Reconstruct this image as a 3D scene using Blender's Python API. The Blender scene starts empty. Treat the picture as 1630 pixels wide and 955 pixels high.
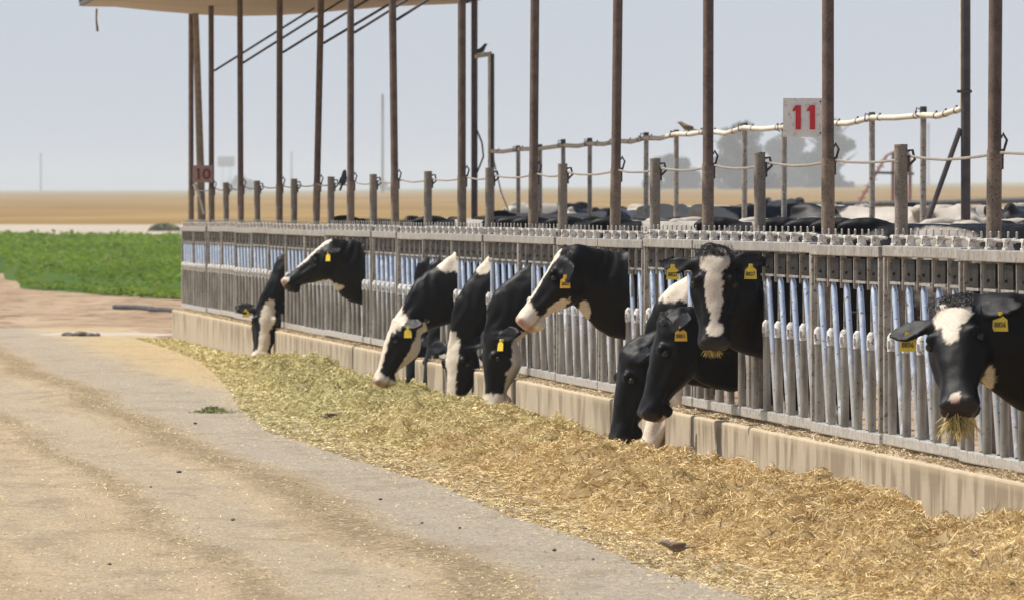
import bpy, bmesh, math, random
import numpy as np
from mathutils import Vector, Matrix

random.seed(7); RNG = np.random.default_rng(11)
sc = bpy.context.scene
COL = sc.collection
F = 16300.0          # focal length in photo pixels
A = 5.63             # sideways distance camera -> fence line
H = 1.47             # camera height
K = 0.0795           # fence heading
SLOPE = 0.00236
ANG = math.atan(K)

def zg(Y): return -SLOPE * min(max(Y, -60), 130)
def P(Y, off, z):
    return Vector((A - K*Y + off*math.cos(ANG), Y + off*math.sin(ANG), z + zg(Y)))
def Yf(px, a=A): return F*a/(px + 481.0)      # depth where a line parallel to the fence is seen

# ------------------------------------------------------------------ helpers
def link(o): COL.objects.link(o); return o
def tag(o, label=None, cat=None, group=None, kind=None):
    if label: o['label'] = label
    if cat: o['category'] = cat
    if group: o['group'] = group
    if kind: o['kind'] = kind
    return o
def empty(name, loc, rot=(0,0,0)):
    o = bpy.data.objects.new(name, None); link(o); o.location = loc; o.rotation_euler = rot
    o.empty_display_size = 0.1
    return o
def copy_tree(o, parent=None):
    c = o.copy(); COL.objects.link(c)
    if parent is not None: c.parent = parent
    for ch in list(o.children): copy_tree(ch, c)
    return c

class MB:
    def __init__(s): s.v = []; s.f = []
    def add(s, vs, fs):
        b = len(s.v); s.v.extend([tuple(v) for v in vs]); s.f.extend([tuple(i+b for i in f) for f in fs])
    def box(s, c, h, M=None):
        vs = []
        for x in (-1,1):
            for y in (-1,1):
                for z in (-1,1):
                    d = Vector((x*h[0], y*h[1], z*h[2]))
                    if M: d = M @ d
                    vs.append(Vector(c)+d)
        s.add(vs, [(0,1,3,2),(4,6,7,5),(0,4,5,1),(2,3,7,6),(0,2,6,4),(1,5,7,3)])
    def tube(s, pts, r, n=10, cap=True, side=None):
        pts = [Vector(p) for p in pts]
        if not hasattr(r, '__len__'): r = [r]*len(pts)
        N = len(pts); vs = []; prev = None
        for i, p in enumerate(pts):
            t = (pts[min(i+1,N-1)] - pts[max(i-1,0)]).normalized()
            ref = side if side is not None else (Vector((0,0,1)) if abs(t.z) < .9 else Vector((1,0,0)))
            if prev is not None and side is None: ref = prev
            a = (ref - t*ref.dot(t)).normalized(); b = t.cross(a); prev = a
            rr = r[i] if hasattr(r[i], '__len__') else (r[i], r[i])
            for k in range(n):
                w = 2*math.pi*k/n
                vs.append(p + a*math.cos(w)*rr[0] + b*math.sin(w)*rr[1])
        fs = []
        for i in range(N-1):
            for k in range(n):
                k2 = (k+1) % n
                fs.append((i*n+k, i*n+k2, (i+1)*n+k2, (i+1)*n+k))
        if cap:
            fs.append(tuple(range(n-1,-1,-1))); fs.append(tuple((N-1)*n+k for k in range(n)))
        s.add(vs, fs)
    def ball(s, c, r, M=None, nu=12, nv=8):
        if not hasattr(r, '__len__'): r = (r,r,r)
        vs = []; fs = []
        vs.append(Vector((0,0,r[2])))
        for i in range(1, nv):
            th = math.pi*i/nv
            for k in range(nu):
                ph = 2*math.pi*k/nu
                vs.append(Vector((r[0]*math.sin(th)*math.cos(ph), r[1]*math.sin(th)*math.sin(ph), r[2]*math.cos(th))))
        vs.append(Vector((0,0,-r[2])))
        for k in range(nu): fs.append((0, 1+k, 1+(k+1)%nu))
        for i in range(nv-2):
            for k in range(nu):
                a = 1+i*nu+k; b = 1+i*nu+(k+1)%nu
                fs.append((a, a+nu, b+nu, b))
        L = len(vs)-1
        for k in range(nu): fs.append((L, 1+(nv-2)*nu+(k+1)%nu, 1+(nv-2)*nu+k))
        vs = [Vector(c) + ((M @ v) if M else v) for v in vs]
        s.add(vs, fs)
    def rings(s, rings):
        n = len(rings[0]); vs = [p for r in rings for p in r]; fs = []
        for i in range(len(rings)-1):
            for k in range(n):
                k2 = (k+1) % n
                fs.append((i*n+k, (i+1)*n+k, (i+1)*n+k2, i*n+k2))
        fs.append(tuple(range(n))); m = (len(rings)-1)*n
        fs.append(tuple(m+k for k in range(n-1,-1,-1)))
        s.add(vs, fs)
    def mesh(s, name):
        me = bpy.data.meshes.new(name); me.from_pydata(s.v, [], s.f); me.update()
        bm = bmesh.new(); bm.from_mesh(me); bmesh.ops.recalc_face_normals(bm, faces=bm.faces); bm.to_mesh(me); bm.free()
        return me
    def build(s, name, mat=None, parent=None, smooth=False, bevel=0):
        me = s.mesh(name)
        if mat: me.materials.append(mat)
        if smooth:
            me.polygons.foreach_set('use_smooth', [True]*len(me.polygons))
            try: me.set_sharp_from_angle(angle=math.radians(40))
            except Exception: pass
        o = bpy.data.objects.new(name, me); link(o)
        if parent: o.parent = parent
        if bevel:
            m = o.modifiers.new('b', 'BEVEL'); m.width = bevel; m.segments = 2; m.limit_method = 'ANGLE'
        return o

def vnoise(p, seed=0):
    p = np.asarray(p, dtype=np.float64); i = np.floor(p).astype(np.int64); f = p - i; f = f*f*(3-2*f)
    def h(ix, iy, iz):
        n = (ix*73856093) ^ (iy*19349663) ^ (iz*83492791) ^ (seed*2654435761 & 0xffffffff)
        n = (n ^ (n >> 13)) & 0xffffffff; n = (n*1274126177) & 0xffffffff; n = (n ^ (n >> 16)) & 0xffffff
        return n/float(0xffffff)
    r = 0
    for dx in (0,1):
        for dy in (0,1):
            for dz in (0,1):
                w = (f[:,0] if dx else 1-f[:,0])*(f[:,1] if dy else 1-f[:,1])*(f[:,2] if dz else 1-f[:,2])
                r = r + w*h(i[:,0]+dx, i[:,1]+dy, i[:,2]+dz)
    return r*2-1
def np_mesh(name, verts, quads, mat, colors=None, smooth=False, k=4):
    me = bpy.data.meshes.new(name)
    nv, nf = len(verts), len(quads)
    me.vertices.add(nv); me.vertices.foreach_set('co', np.asarray(verts, dtype=np.float32).ravel())
    me.loops.add(nf*k); me.loops.foreach_set('vertex_index', np.asarray(quads, dtype=np.int32).ravel())
    me.polygons.add(nf); me.polygons.foreach_set('loop_start', np.arange(0, nf*k, k, dtype=np.int32))
    me.polygons.foreach_set('loop_total', np.full(nf, k, dtype=np.int32))
    if smooth: me.polygons.foreach_set('use_smooth', np.ones(nf, dtype=bool))
    me.update(calc_edges=True)
    if colors is not None:
        ca = me.color_attributes.new('tint', 'FLOAT_COLOR', 'POINT')
        c = np.ones((nv,4), dtype=np.float32); c[:,:3] = colors
        ca.data.foreach_set('color', c.ravel())
    if mat: me.materials.append(mat)
    o = bpy.data.objects.new(name, me); link(o)
    return o

# ------------------------------------------------------------------ materials
class NT:
    def __init__(s, name, rough=.7, metal=0.0, spec=None):
        s.m = bpy.data.materials.new(name); s.m.use_nodes = True; s.t = s.m.node_tree
        s.b = s.t.nodes['Principled BSDF']; s.b.inputs['Roughness'].default_value = rough; s.b.inputs['Metallic'].default_value = metal
        if spec is not None: s.b.inputs['Specular IOR Level'].default_value = spec
    def n(s, t, **kw):
        x = s.t.nodes.new(t)
        for k, v in kw.items(): setattr(x, k, v)
        return x
    def l(s, a, b): s.t.links.new(a, b)
    def setin(s, inp, v):
        if isinstance(v, bpy.types.NodeSocket): s.l(v, inp)
        elif isinstance(v, (tuple, list)) and len(v) == 3 and inp.type == 'RGBA': inp.default_value = (*v, 1)
        else: inp.default_value = v
    def obj(s): return s.n('ShaderNodeTexCoord').outputs['Object']
    def pos(s): return s.n('ShaderNodeNewGeometry').outputs['Position']
    def scale(s, v, sc_):
        m = s.n('ShaderNodeMapping'); s.l(v, m.inputs['Vector']); m.inputs['Scale'].default_value = sc_; return m.outputs[0]
    def noise(s, v, scale, detail=4, rough=.55, dist=0):
        x = s.n('ShaderNodeTexNoise'); s.l(v, x.inputs['Vector'])
        x.inputs['Scale'].default_value = scale; x.inputs['Detail'].default_value = detail
        x.inputs['Roughness'].default_value = rough; x.inputs['Distortion'].default_value = dist
        return x.outputs['Fac']
    def math(s, op, a, b=0.0, clamp=False):
        x = s.n('ShaderNodeMath', operation=op, use_clamp=clamp); s.setin(x.inputs[0], a); s.setin(x.inputs[1], b); return x.outputs[0]
    def step(s, v, lo, hi):
        x = s.n('ShaderNodeMapRange'); s.l(v, x.inputs[0]); x.inputs[1].default_value = lo; x.inputs[2].default_value = hi; return x.outputs[0]
    def mix(s, f, a, b):
        x = s.n('ShaderNodeMix', data_type='RGBA'); s.setin(x.inputs[0], f); s.setin(x.inputs[6], a); s.setin(x.inputs[7], b); return x.outputs[2]
    def xyz(s, v):
        x = s.n('ShaderNodeSeparateXYZ'); s.l(v, x.inputs[0]); return x.outputs
    def comb(s, a, b, c):
        x = s.n('ShaderNodeCombineXYZ'); s.setin(x.inputs[0], a); s.setin(x.inputs[1], b); s.setin(x.inputs[2], c); return x.outputs[0]
    def bump(s, h, strength=.3, dist=.01):
        x = s.n('ShaderNodeBump'); s.l(h, x.inputs['Height']); x.inputs['Strength'].default_value = strength
        x.inputs['Distance'].default_value = dist; s.l(x.outputs[0], s.b.inputs['Normal'])
    def base(s, c): s.setin(s.b.inputs['Base Color'], c); return s
    def rgh(s, c): s.setin(s.b.inputs['Roughness'], c)

def mottled(name, c1, c2, scale=12, lo=.35, hi=.65, rough=.7, metal=0, bump=.2, c3=None, s3=60, world=False):
    t = NT(name, rough, metal); v = t.pos() if world else t.obj()
    f = t.step(t.noise(v, scale), lo, hi); c = t.mix(f, c1, c2)
    if c3: c = t.mix(t.step(t.noise(v, s3, 3), .56, .64), c, c3)
    t.base(c)
    if bump: t.bump(t.noise(v, scale*6, 3), bump, .004)
    return t.m

M = {}
M['galv'] = mottled('galvanised', (.42,.395,.35), (.25,.22,.18), 9, .35,.7, .5, .25, .15, (.17,.115,.075), 45, world=True)
M['galv_light'] = mottled('galvanised_light', (.58,.56,.51), (.38,.35,.30), 20, .4,.7, .36, .3, .15, (.22,.14,.09), 70, world=True)
M['latch'] = mottled('white_latch', (.76,.73,.67), (.45,.39,.32), 35, .45,.75, .45, .0, .2, (.25,.12,.07), 80, world=True)
M['latch_shade'] = mottled('latch_shade_black', (.014,.013,.012), (.05,.04,.033), 18, .45,.75, .6, 0, .2, world=True)  # near-black that stands in for the shade under the top rail
M['latch_shade'].node_tree.nodes['Principled BSDF'].inputs['Specular IOR Level'].default_value = .08
M['upper_brown'] = mottled('post_upper_brown', (.085,.050,.036), (.16,.105,.075), 14, .35,.7, .65, .1, .3, (.20,.14,.10), 130, world=True)
M['lower_brown'] = mottled('post_lower_brown', (.20,.145,.105), (.29,.225,.165), 22, .35,.7, .75, .05, .3, (.10,.065,.045), 110, world=True)
M['stubby'] = mottled('post_grey', (.22,.185,.15), (.30,.26,.21), 16, .35,.7, .75, .05, .3, (.12,.085,.06), 120, world=True)
M['darkpipe'] = mottled('dark_pipe', (.05,.045,.05), (.10,.08,.075), 10, .35,.7, .55, .1, .2, world=True)
M['rubber'] = mottled('black_plastic', (.03,.03,.032), (.09,.085,.08), 9, .4,.7, .6, 0, .2, world=True)
M['wood'] = mottled('weathered_wood', (.23,.17,.12), (.33,.27,.21), 20, .4,.7, .8, 0, .3, world=True)
M['wrap'] = mottled('pipe_wrap', (.72,.66,.52), (.5,.44,.33), 18, .4,.75, .6, 0, .3, world=True)
M['tie'] = mottled('pipe_tie', (.08,.05,.035), (.15,.1,.07), 30, world=True)
M['cable'] = mottled('steel_cable', (.38,.33,.27), (.22,.18,.15), 30, .4,.7,.5,.3, .2, world=True)
M['signwhite'] = mottled('sign_white', (.80,.77,.73), (.66,.62,.57), 12, .5,.8, .5, 0, .05, (.6,.54,.49), 40)
M['signpink'] = mottled('sign_pink', (.40,.27,.25), (.33,.2,.19), 12, .4,.8, .5, 0, .05)
M['red'] = mottled('sign_red', (.62,.02,.03), (.52,.02,.03), 30, .4,.8, .5, 0, .05)
M['darkred'] = mottled('sign_darkred', (.20,.03,.035), (.15,.02,.03), 30, .4,.8, .5, 0, .05)
M['tag'] = mottled('tag_yellow', (.82,.60,.04), (.62,.45,.05), 30, .5,.9, .4, 0, .0)
M['tagorange'] = mottled('tag_orange', (.84,.50,.035), (.70,.40,.035), 30, .5,.9, .4, 0, .0)
M['ink'] = mottled('tag_ink', (.03,.03,.02), (.06,.05,.03), 30)
M['ladder'] = mottled('red_oxide', (.36,.14,.12), (.3,.2,.18), 3, world=True)
M['hair'] = mottled('hair_black', (.015,.012,.011), (.035,.028,.024), 60, rough=.55)
M['tongue'] = mottled('tongue', (.6,.25,.2), (.5,.2,.17), 30, rough=.4)
M['stone'] = mottled('dark_stone', (.06,.05,.04), (.14,.11,.08), 60, world=True)
M['trunk'] = mottled('bark', (.12,.09,.07), (.2,.16,.12), 1, world=True)
M['tan_sheet'] = mottled('roof_sheet', (.46,.40,.33), (.38,.32,.26), 1.5, .35,.7, .7, 0, .1, world=True)
t = NT('eye', .08); t.base((.012,.008,.006)); M['eye'] = t.m

# swing bars: pale blue at the top, grey towards the foot, with pale streaks
t = NT('swing_bar_blue', .30, .3)
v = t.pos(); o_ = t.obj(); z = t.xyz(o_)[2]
height_mix = t.math('ADD', z, t.math('MULTIPLY', t.noise(v, 7, 3), .5))
c = t.mix(t.step(height_mix, .94, 1.22), (.42,.395,.35), (.43,.505,.62))
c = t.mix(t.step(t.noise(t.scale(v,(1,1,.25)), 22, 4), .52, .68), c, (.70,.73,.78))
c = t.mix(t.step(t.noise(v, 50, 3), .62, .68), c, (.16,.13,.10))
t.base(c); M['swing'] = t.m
# lower pipes
t = NT('pipe_lower', .36, .35); v = t.pos()
c = t.mix(t.step(t.noise(t.scale(v,(1,1,.35)), 14, 4), .35, .65), (.38,.355,.31), (.20,.18,.15))
c = t.mix(t.step(t.noise(v, 60, 3), .62, .7), c, (.13,.10,.075)); t.base(c); t.bump(t.noise(v, 60, 3), .2, .004); M['lower'] = t.m

# concrete feed wall with drip stains that start at the top edge (local y runs along the wall)
t = NT('concrete', .88); v = t.obj(); x, y, z = t.xyz(v)
n1 = t.noise(t.comb(t.math('MULTIPLY', y, 2.6), 3.1, t.math('MULTIPLY', z, .9)), 1.15, 1.5, .5, .4)
n2 = t.noise(t.comb(t.math('MULTIPLY', y, 3.3), 9.1, 0.0), 1.6, 2, .6)
depth = t.math('SUBTRACT', .36, z)
reach = t.math('MULTIPLY', t.step(n2, .3, .65), .34)
drip = t.math('MULTIPLY', t.step(n1, .44, .53), t.step(t.math('SUBTRACT', reach, depth), -.05, .09))
c = t.mix(t.step(t.noise(v, 3.0, 5), .3, .7), (.48,.395,.28), (.38,.305,.21))
c = t.mix(t.math('MULTIPLY', drip, .9), c, (.24,.18,.11))
c = t.mix(t.step(t.noise(v, 90, 4), .60, .72), c, (.24,.2,.15))
c = t.mix(t.math('MULTIPLY', t.step(z, .30, .345), .8), c, (.50,.40,.26))
t.base(c); t.bump(t.noise(v, 60, 6), .5, .006); M['concrete'] = t.m

# lane: straw dust, swept grey strip, windrows of feed; bands run parallel to the fence
t = NT('lane_dirt', .95, spec=.2); v = t.pos(); x, y, z = t.xyz(v)
off = t.math('SUBTRACT', t.math('ADD', x, t.math('MULTIPLY', y, K)), A)
along = t.comb(t.math('MULTIPLY', off, 1.6), t.math('MULTIPLY', y, .10), 0.0)
wob = t.math('MULTIPLY', t.math('SUBTRACT', t.noise(t.comb(0.0, t.math('MULTIPLY', y, .10), 0.0), 1.0, 3), .5), .7)
offw = t.math('ADD', off, wob)
def band(c0, w, soft):
    d = t.math('ABSOLUTE', t.math('SUBTRACT', offw, c0)); s_ = t.n('ShaderNodeMapRange'); t.l(d, s_.inputs[0])
    s_.inputs[1].default_value = w+soft; s_.inputs[2].default_value = w; return s_.outputs[0]
fine = t.noise(v, 28, 6, .7); mid = t.noise(v, 5, 5, .6); streak = t.noise(along, 3.0, 6, .6)
dust = t.mix(t.step(streak, .35, .65), (.53,.395,.24), (.42,.305,.18))
grey = t.mix(t.step(mid, .3, .7), (.35,.305,.245), (.405,.355,.285))
brown = t.mix(t.step(fine, .35, .62), (.155,.105,.05), (.36,.26,.135))
c = dust
def bm_(c0, w, soft, amt, lo=.3, hi=.6): return t.math('MULTIPLY', band(c0, w, soft), t.math('MULTIPLY', t.step(t.math('ADD', t.math('MULTIPLY', mid,.5), t.math('MULTIPLY', streak,.5)), lo, hi), amt))
c = t.mix(t.math('MULTIPLY', band(-1.80, .40, .35), .9), c, grey)
c = t.mix(t.math('MULTIPLY', band(-3.12, .14, .25), t.math('MULTIPLY', t.step(mid, .3,.55), .55)), c, grey)
c = t.mix(t.math('MULTIPLY', band(-4.0, .08, .3), t.math('MULTIPLY', t.step(mid, .4,.6), .4)), c, grey)
c = t.mix(bm_(-2.55, .08, .18, 1.0, .34, .50), c, brown)
c = t.mix(bm_(-3.45, .03, .12, .8, .40, .52), c, brown)
c = t.mix(bm_(-4.5, .03, .14, .6, .42, .54), c, brown)
c = t.mix(bm_(-5.6, .2, .3, .6, .42, .56), c, brown)
c = t.mix(t.math('MULTIPLY', band(-.75, .55, .35), t.step(fine, .40,.56)), c, (.60,.45,.22))
c = t.mix(t.step(fine, .52, .62), c, (.60,.48,.31))
g1 = t.noise(t.scale(v, (1,.45,1)), 70, 3, .7)
c = t.mix(t.math('MULTIPLY', t.step(g1, .50, .60), .55), c, (.23,.17,.105)); c = t.mix(t.math('MULTIPLY', t.step(g1, .44, .36), .6), c, (.72,.60,.42))
c = t.mix(t.math('MULTIPLY', t.step(t.noise(t.scale(v, (1,.3,1)), 2.6, 5, .65), .52, .66), .45), c, (.25,.185,.115))
c = t.mix(t.step(t.noise(v, 45, 4, .6), .64, .70), c, (.15,.115,.07))
t.base(c); t.bump(t.math('ADD', fine, t.math('MULTIPLY', mid, 2.5)), .9, .03); M['lane'] = t.m

t = NT('dirt', .95, spec=.15); v = t.pos()
c = t.mix(t.step(t.noise(t.scale(v,(1,.25,1)), .7, 5), .35, .65), (.33,.22,.13), (.45,.33,.215))
c = t.mix(t.step(t.noise(t.scale(v,(1,.3,1)), 2.2, 5), .52, .66), c, (.17,.105,.06))
c = t.mix(t.step(t.noise(v, 9, 5), .5, .7), c, (.24,.16,.10))
t.base(c); t.bump(t.noise(v, 4, 6), 1.0, .12); M['dirt'] = t.m
t = NT('pale_apron', .9); v = t.pos()
t.base(t.mix(t.step(t.noise(v, 2, 5), .35, .65), (.50,.43,.34), (.42,.34,.255))); M['apron'] = t.m
M['track'] = mottled('track_dirt', (.46,.38,.28), (.38,.30,.21), .2, bump=0, world=True)
# stubble field
t = NT('stubble', .95, spec=.1); v = t.pos(); x, y, z = t.xyz(v)
n = t.noise(t.scale(v, (.012,.004,1)), 1, 6, .6)
c = t.mix(t.step(n, .35, .62), (.27,.165,.045), (.195,.115,.03))
c = t.mix(t.step(t.noise(t.scale(v,(.06,.02,1)), 1, 4), .5, .7), c, (.34,.22,.085))
c = t.mix(t.math('MULTIPLY', t.step(y, 1900, 3600), .6), c, (.20,.19,.07))
t.base(c); M['stubble'] = t.m

def tinted(name, rough=.7, trans=0.0):
    t = NT(name, rough, spec=.25); a = t.n('ShaderNodeAttribute', attribute_name='tint'); t.base(a.outputs['Color'])
    return t.m
M['straw'] = tinted('straw_blades', .65); M['leaf'] = tinted('leaf_blades', .7)
t = NT('crop_leaf', .7, spec=.2); a = t.n('ShaderNodeAttribute', attribute_name='tint'); t.base(a.outputs['Color'])
tr = t.n('ShaderNodeBsdfTranslucent'); t.l(a.outputs['Color'], tr.inputs['Color']); mx = t.n('ShaderNodeMixShader'); mx.inputs[0].default_value = .45
t.l(t.b.outputs[0], mx.inputs[1]); t.l(tr.outputs[0], mx.inputs[2]); t.l(mx.outputs[0], t.t.nodes['Material Output'].inputs['Surface']); M['crop'] = t.m
# hide: coat colour attribute with fine hair noise
t = NT('hide', .5, spec=.17); a = t.n('ShaderNodeAttribute', attribute_name='tint'); v = t.obj()
f = t.noise(t.scale(v, (1,1,1)), 90, 4, .65)
c = t.n('ShaderNodeMix', data_type='RGBA', blend_type='MULTIPLY'); c.inputs[0].default_value = .55
t.l(a.outputs['Color'], c.inputs[6]); t.l(t.mix(t.step(f, .3, .7), (.55,.5,.46), (1,1,1)), c.inputs[7])
t.base(c.outputs[2]); t.bump(t.noise(t.scale(v, (1,1,.35)), 150, 5, .75), .45, .004); t.rgh(t.step(t.noise(v, 6, 3), .2, .9))
mr = t.b.inputs['Roughness'].links[0].from_node; mr.inputs[3].default_value = .38; mr.inputs[4].default_value = .58
M['hide'] = t.m

# ------------------------------------------------------------------ terrain
def rise(X, Y):
    px = 815 + F*X/max(Y, 1); r = min(max((px-450)/1050, 0), 1.2)
    k = min(max((Y-700)/1500, 0), 1)
    return r*k*11.5*Y/F*(1 if Y > 0 else 0)
def sheet(name, ys, xs, zf, mat):
    vs = []; fs = []
    for Y in ys:
        for X in xs(Y): vs.append((X, Y, zf(X, Y)))
    n = len(list(xs(ys[0])))
    for j in range(len(ys)-1):
        for i in range(n-1): fs.append((j*n+i, j*n+i+1, (j+1)*n+i+1, (j+1)*n+i))
    mb = MB(); mb.add(vs, fs); me = bpy.data.meshes.new(name); me.from_pydata(mb.v, [], mb.f)
    me.polygons.foreach_set('use_smooth', [True]*len(me.polygons)); me.materials.append(mat); me.update()
    o = bpy.data.objects.new(name, me); link(o); return o
o = sheet('ground', [-60, 0, 30, 60, 90, 130, 160, 200, 300, 500, 9000], lambda Y: [-3500, -60, -20, -8, 0, 8, 20, 60, 3500], lambda X, Y: zg(Y) - (.0 if Y < 600 else 6.0), M['dirt'])
tag(o, kind='structure')
def lane_xs(Y): return [A - K*Y + q for q in np.concatenate([np.linspace(-14, -.2, 60)])]
def lane_z(X, Y):
    off = X + K*Y - A
    z = .004 + zg(Y)
    # windrow ridges and shallow ruts
    w = .12*math.sin(Y*.11)
    for c0, h_, wd in ((-2.62,.022,.16), (-3.48,.014,.09), (-4.5,.012,.12), (-3.12,-.003,.2)):
        z += max(h_, 0)*math.exp(-((off - c0 + w)/wd)**2)
    return z
o = sheet('road', list(np.arange(20, 131, .8)), lane_xs, lane_z, M['lane']); tag(o, kind='structure')

# pale concrete apron at the fence end and low dirt bumps beyond
mb = MB(); vs = []
for k in range(24):
    w = 2*math.pi*k/24; r = 1 + .18*math.sin(3*w+1) + .1*math.sin(7*w)
    vs.append((-4.95 + .75*r*math.cos(w), 122.5 + 3.2*r*math.sin(w), zg(126)+.012))
mb.add(vs, [tuple(range(24))]); o = mb.build('apron', M['apron']); tag(o, kind='structure')

# stubble field, rising a little to the right far away
ys = [497, 560, 640, 700, 800, 950, 1150, 1400, 1700, 2000, 2400, 2900, 3500, 4300, 5400, 7000, 9000]
o = sheet('field', ys, lambda Y: [F0*Y/F for F0 in np.linspace(-5200, 5200, 90)], lambda X, Y: -.30 + rise(X, Y), M['stubble'])
tag(o, kind='structure')

o = sheet('path', [325, 380, 440, 497], lambda Y: [-90, -40, -20, 0, 40, 90], lambda X, Y: -.295, M['track']); tag(o, kind='structure')
# ------------------------------------------------------------------ green crop (countless plants: stuff)
def crop():
    n = 260000
    u = RNG.random(n); Y = 150 + (u**1.8)*170
    a = RNG.random(n); X = (-.078 + a*.085)*Y
    def edge(X_): return np.interp(X_, [-60,-10.6,-8.5,-6.8,-5.3,-3.5,20], [230,213,180,170,164,158,150])
    keep = Y > edge(X) + 2*vnoise(np.c_[X*.8, X*0, X*0], 3); X = X[keep]; Y = Y[keep]; n = len(X)
    hN = .33 + .06*vnoise(np.c_[X*.5, Y*.12, X*0], 5) + .05*RNG.standard_normal(n)
    hN *= np.clip((Y - edge(X) + 1)/6, .35, 1)
    zt = hN*(.35 + .65*RNG.random(n)**.6)
    s = .022 + .032*RNG.random(n); s *= np.clip(Y/180, 1, 2.2)
    th = RNG.random(n)*6.28; tilt = (RNG.random(n)-.5)*1.4
    c = np.c_[X, Y, -.307 + zt]
    a1 = np.c_[np.cos(th), np.sin(th), (RNG.random(n)-.5)*.9]*s[:,None]; a2 = np.c_[-np.sin(th)*np.cos(tilt), np.cos(th)*np.cos(tilt), np.sin(tilt)]*s[:,None]*1.5
    v = np.stack([c-a1, c-a2*.9, c+a1, c+a2], 1).reshape(-1,3)
    q = np.arange(4*n).reshape(n,4)
    g = np.clip(.5 + .35*vnoise(np.c_[X*.9, Y*.1, X*0], 9) + .25*RNG.standard_normal(n), 0, 1)[:,None]
    col = (1-g)*np.array([.085,.15,.012]) + g*np.array([.19,.29,.025])
    dry = (RNG.random(n) < .03)[:,None]; col = np.where(dry, np.array([.26,.24,.09]), col)
    o1 = np_mesh('crop', v, q, M['crop'], np.repeat(col, 4, 0))
    # body of the stand
    xs = np.linspace(-.10, .02, 80); yy = np.concatenate([np.arange(150, 240, 1.0), np.arange(240, 322, 6.0)])
    V = []; 
    for Yq in yy:
        X_ = xs*Yq; e = edge(X_); hh = .24 + .08*vnoise(np.c_[X_*.7, X_*0+Yq*.2, X_*0], 5)
        k_ = np.clip((Yq - e)/3, 0, 1); zz = -.307 - .05 + (hh+.05)*k_
        V.append(np.c_[X_, np.full_like(X_, Yq), zz])
    V = np.concatenate(V); W = len(xs); idx = np.arange((len(yy)-1)*W).reshape(-1, W)[:, :-1].ravel()
    Q = np.c_[idx, idx+1, idx+W+1, idx+W]; colb = np.tile(np.array([.09,.17,.014]), (len(V),1))
    me = o1.data
    o2 = np_mesh('crop_body', V, Q, M['crop'], colb, smooth=True)
    bm = bmesh.new(); bm.from_mesh(me); bm.from_mesh(o2.data); bm.to_mesh(me); bm.free(); bpy.data.objects.remove(o2)
    tag(o1, 'low bright green fodder crop growing beyond the end of the feed lane', 'crop', kind='stuff')
crop()

# ------------------------------------------------------------------ feed on the lane
EDGE_Y = [31,39.8,42.6,46,50,55.5,61,66,68.5,76,83,92,101,110,119]
EDGE_O = [-1.45,-1.41,-1.50,-1.44,-1.48,-1.42,-1.52,-1.56,-1.60,-1.38,-1.08,-.74,-.45,-.33,-.3]
WALL_OFF = -.12
WALL_Y = [31,42.4,45.3,46.5,51,56.8,60.6,62.7,65,68,76,86,93.5,102,110,119]
WALL_H = [.14,.145,.07,.10,.07,.055,.0,.06,.125,.10,.06,.09,.12,.02,.01,.0]
def hay_h(Y, off):
    e = np.interp(Y, EDGE_Y, EDGE_O) + .10 + .10*vnoise(np.c_[Y*.7, Y*0, Y*0], 2) + .12*vnoise(np.c_[Y*2.3, Y*0, Y*0], 3)
    u = np.clip((off - e)/(WALL_OFF - e), 0, 1)               # 0 outer edge .. 1 wall
    wv = np.interp(Y, WALL_Y, WALL_H); pk = np.interp(Y, [31,55,60,64,80,93,99,106,119], [.14,.13,.11,.12,.115,.10,.03,.01,.0])
    prof = pk*np.interp(u, [0,.08,.22,.42,.7,.85,1], [0,.10,.55,.92,1.0,.75,.0]) + wv*np.interp(u, [0,.7,.85,1], [0,.0,.35,1])
    prof *= 1 + .30*vnoise(np.c_[Y*.8, off*1.4, off*0], 4)
    lump = .050*vnoise(np.c_[Y*1.8, off*3.0, off*0], 6) + .060*vnoise(np.c_[Y*4.0, off*6, off*0], 7) + .045*vnoise(np.c_[Y*11, off*13, off*0], 8)
    return prof + lump*np.clip((prof-.01)/.06, 0, 1)
def toworld(Y, off, z):
    c, s = math.cos(ANG), math.sin(ANG)
    X = A - K*Y + off*c; YY = Y + off*s
    return np.c_[X, YY, z - SLOPE*np.minimum(Y,130)]
def feed_color(Y, g):
    k = np.clip((Y - 54)/20 + .25*vnoise(np.c_[Y*.7, Y*0, Y*0], 12), 0, 1)[:,None]; g = g[:,None]
    near = (1-g)*np.array([.37,.235,.085]) + g*np.array([.97,.77,.40])
    far = (1-g)*np.array([.32,.265,.09]) + g*np.array([.93,.82,.44])
    return near*(1-k) + far*k
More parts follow.
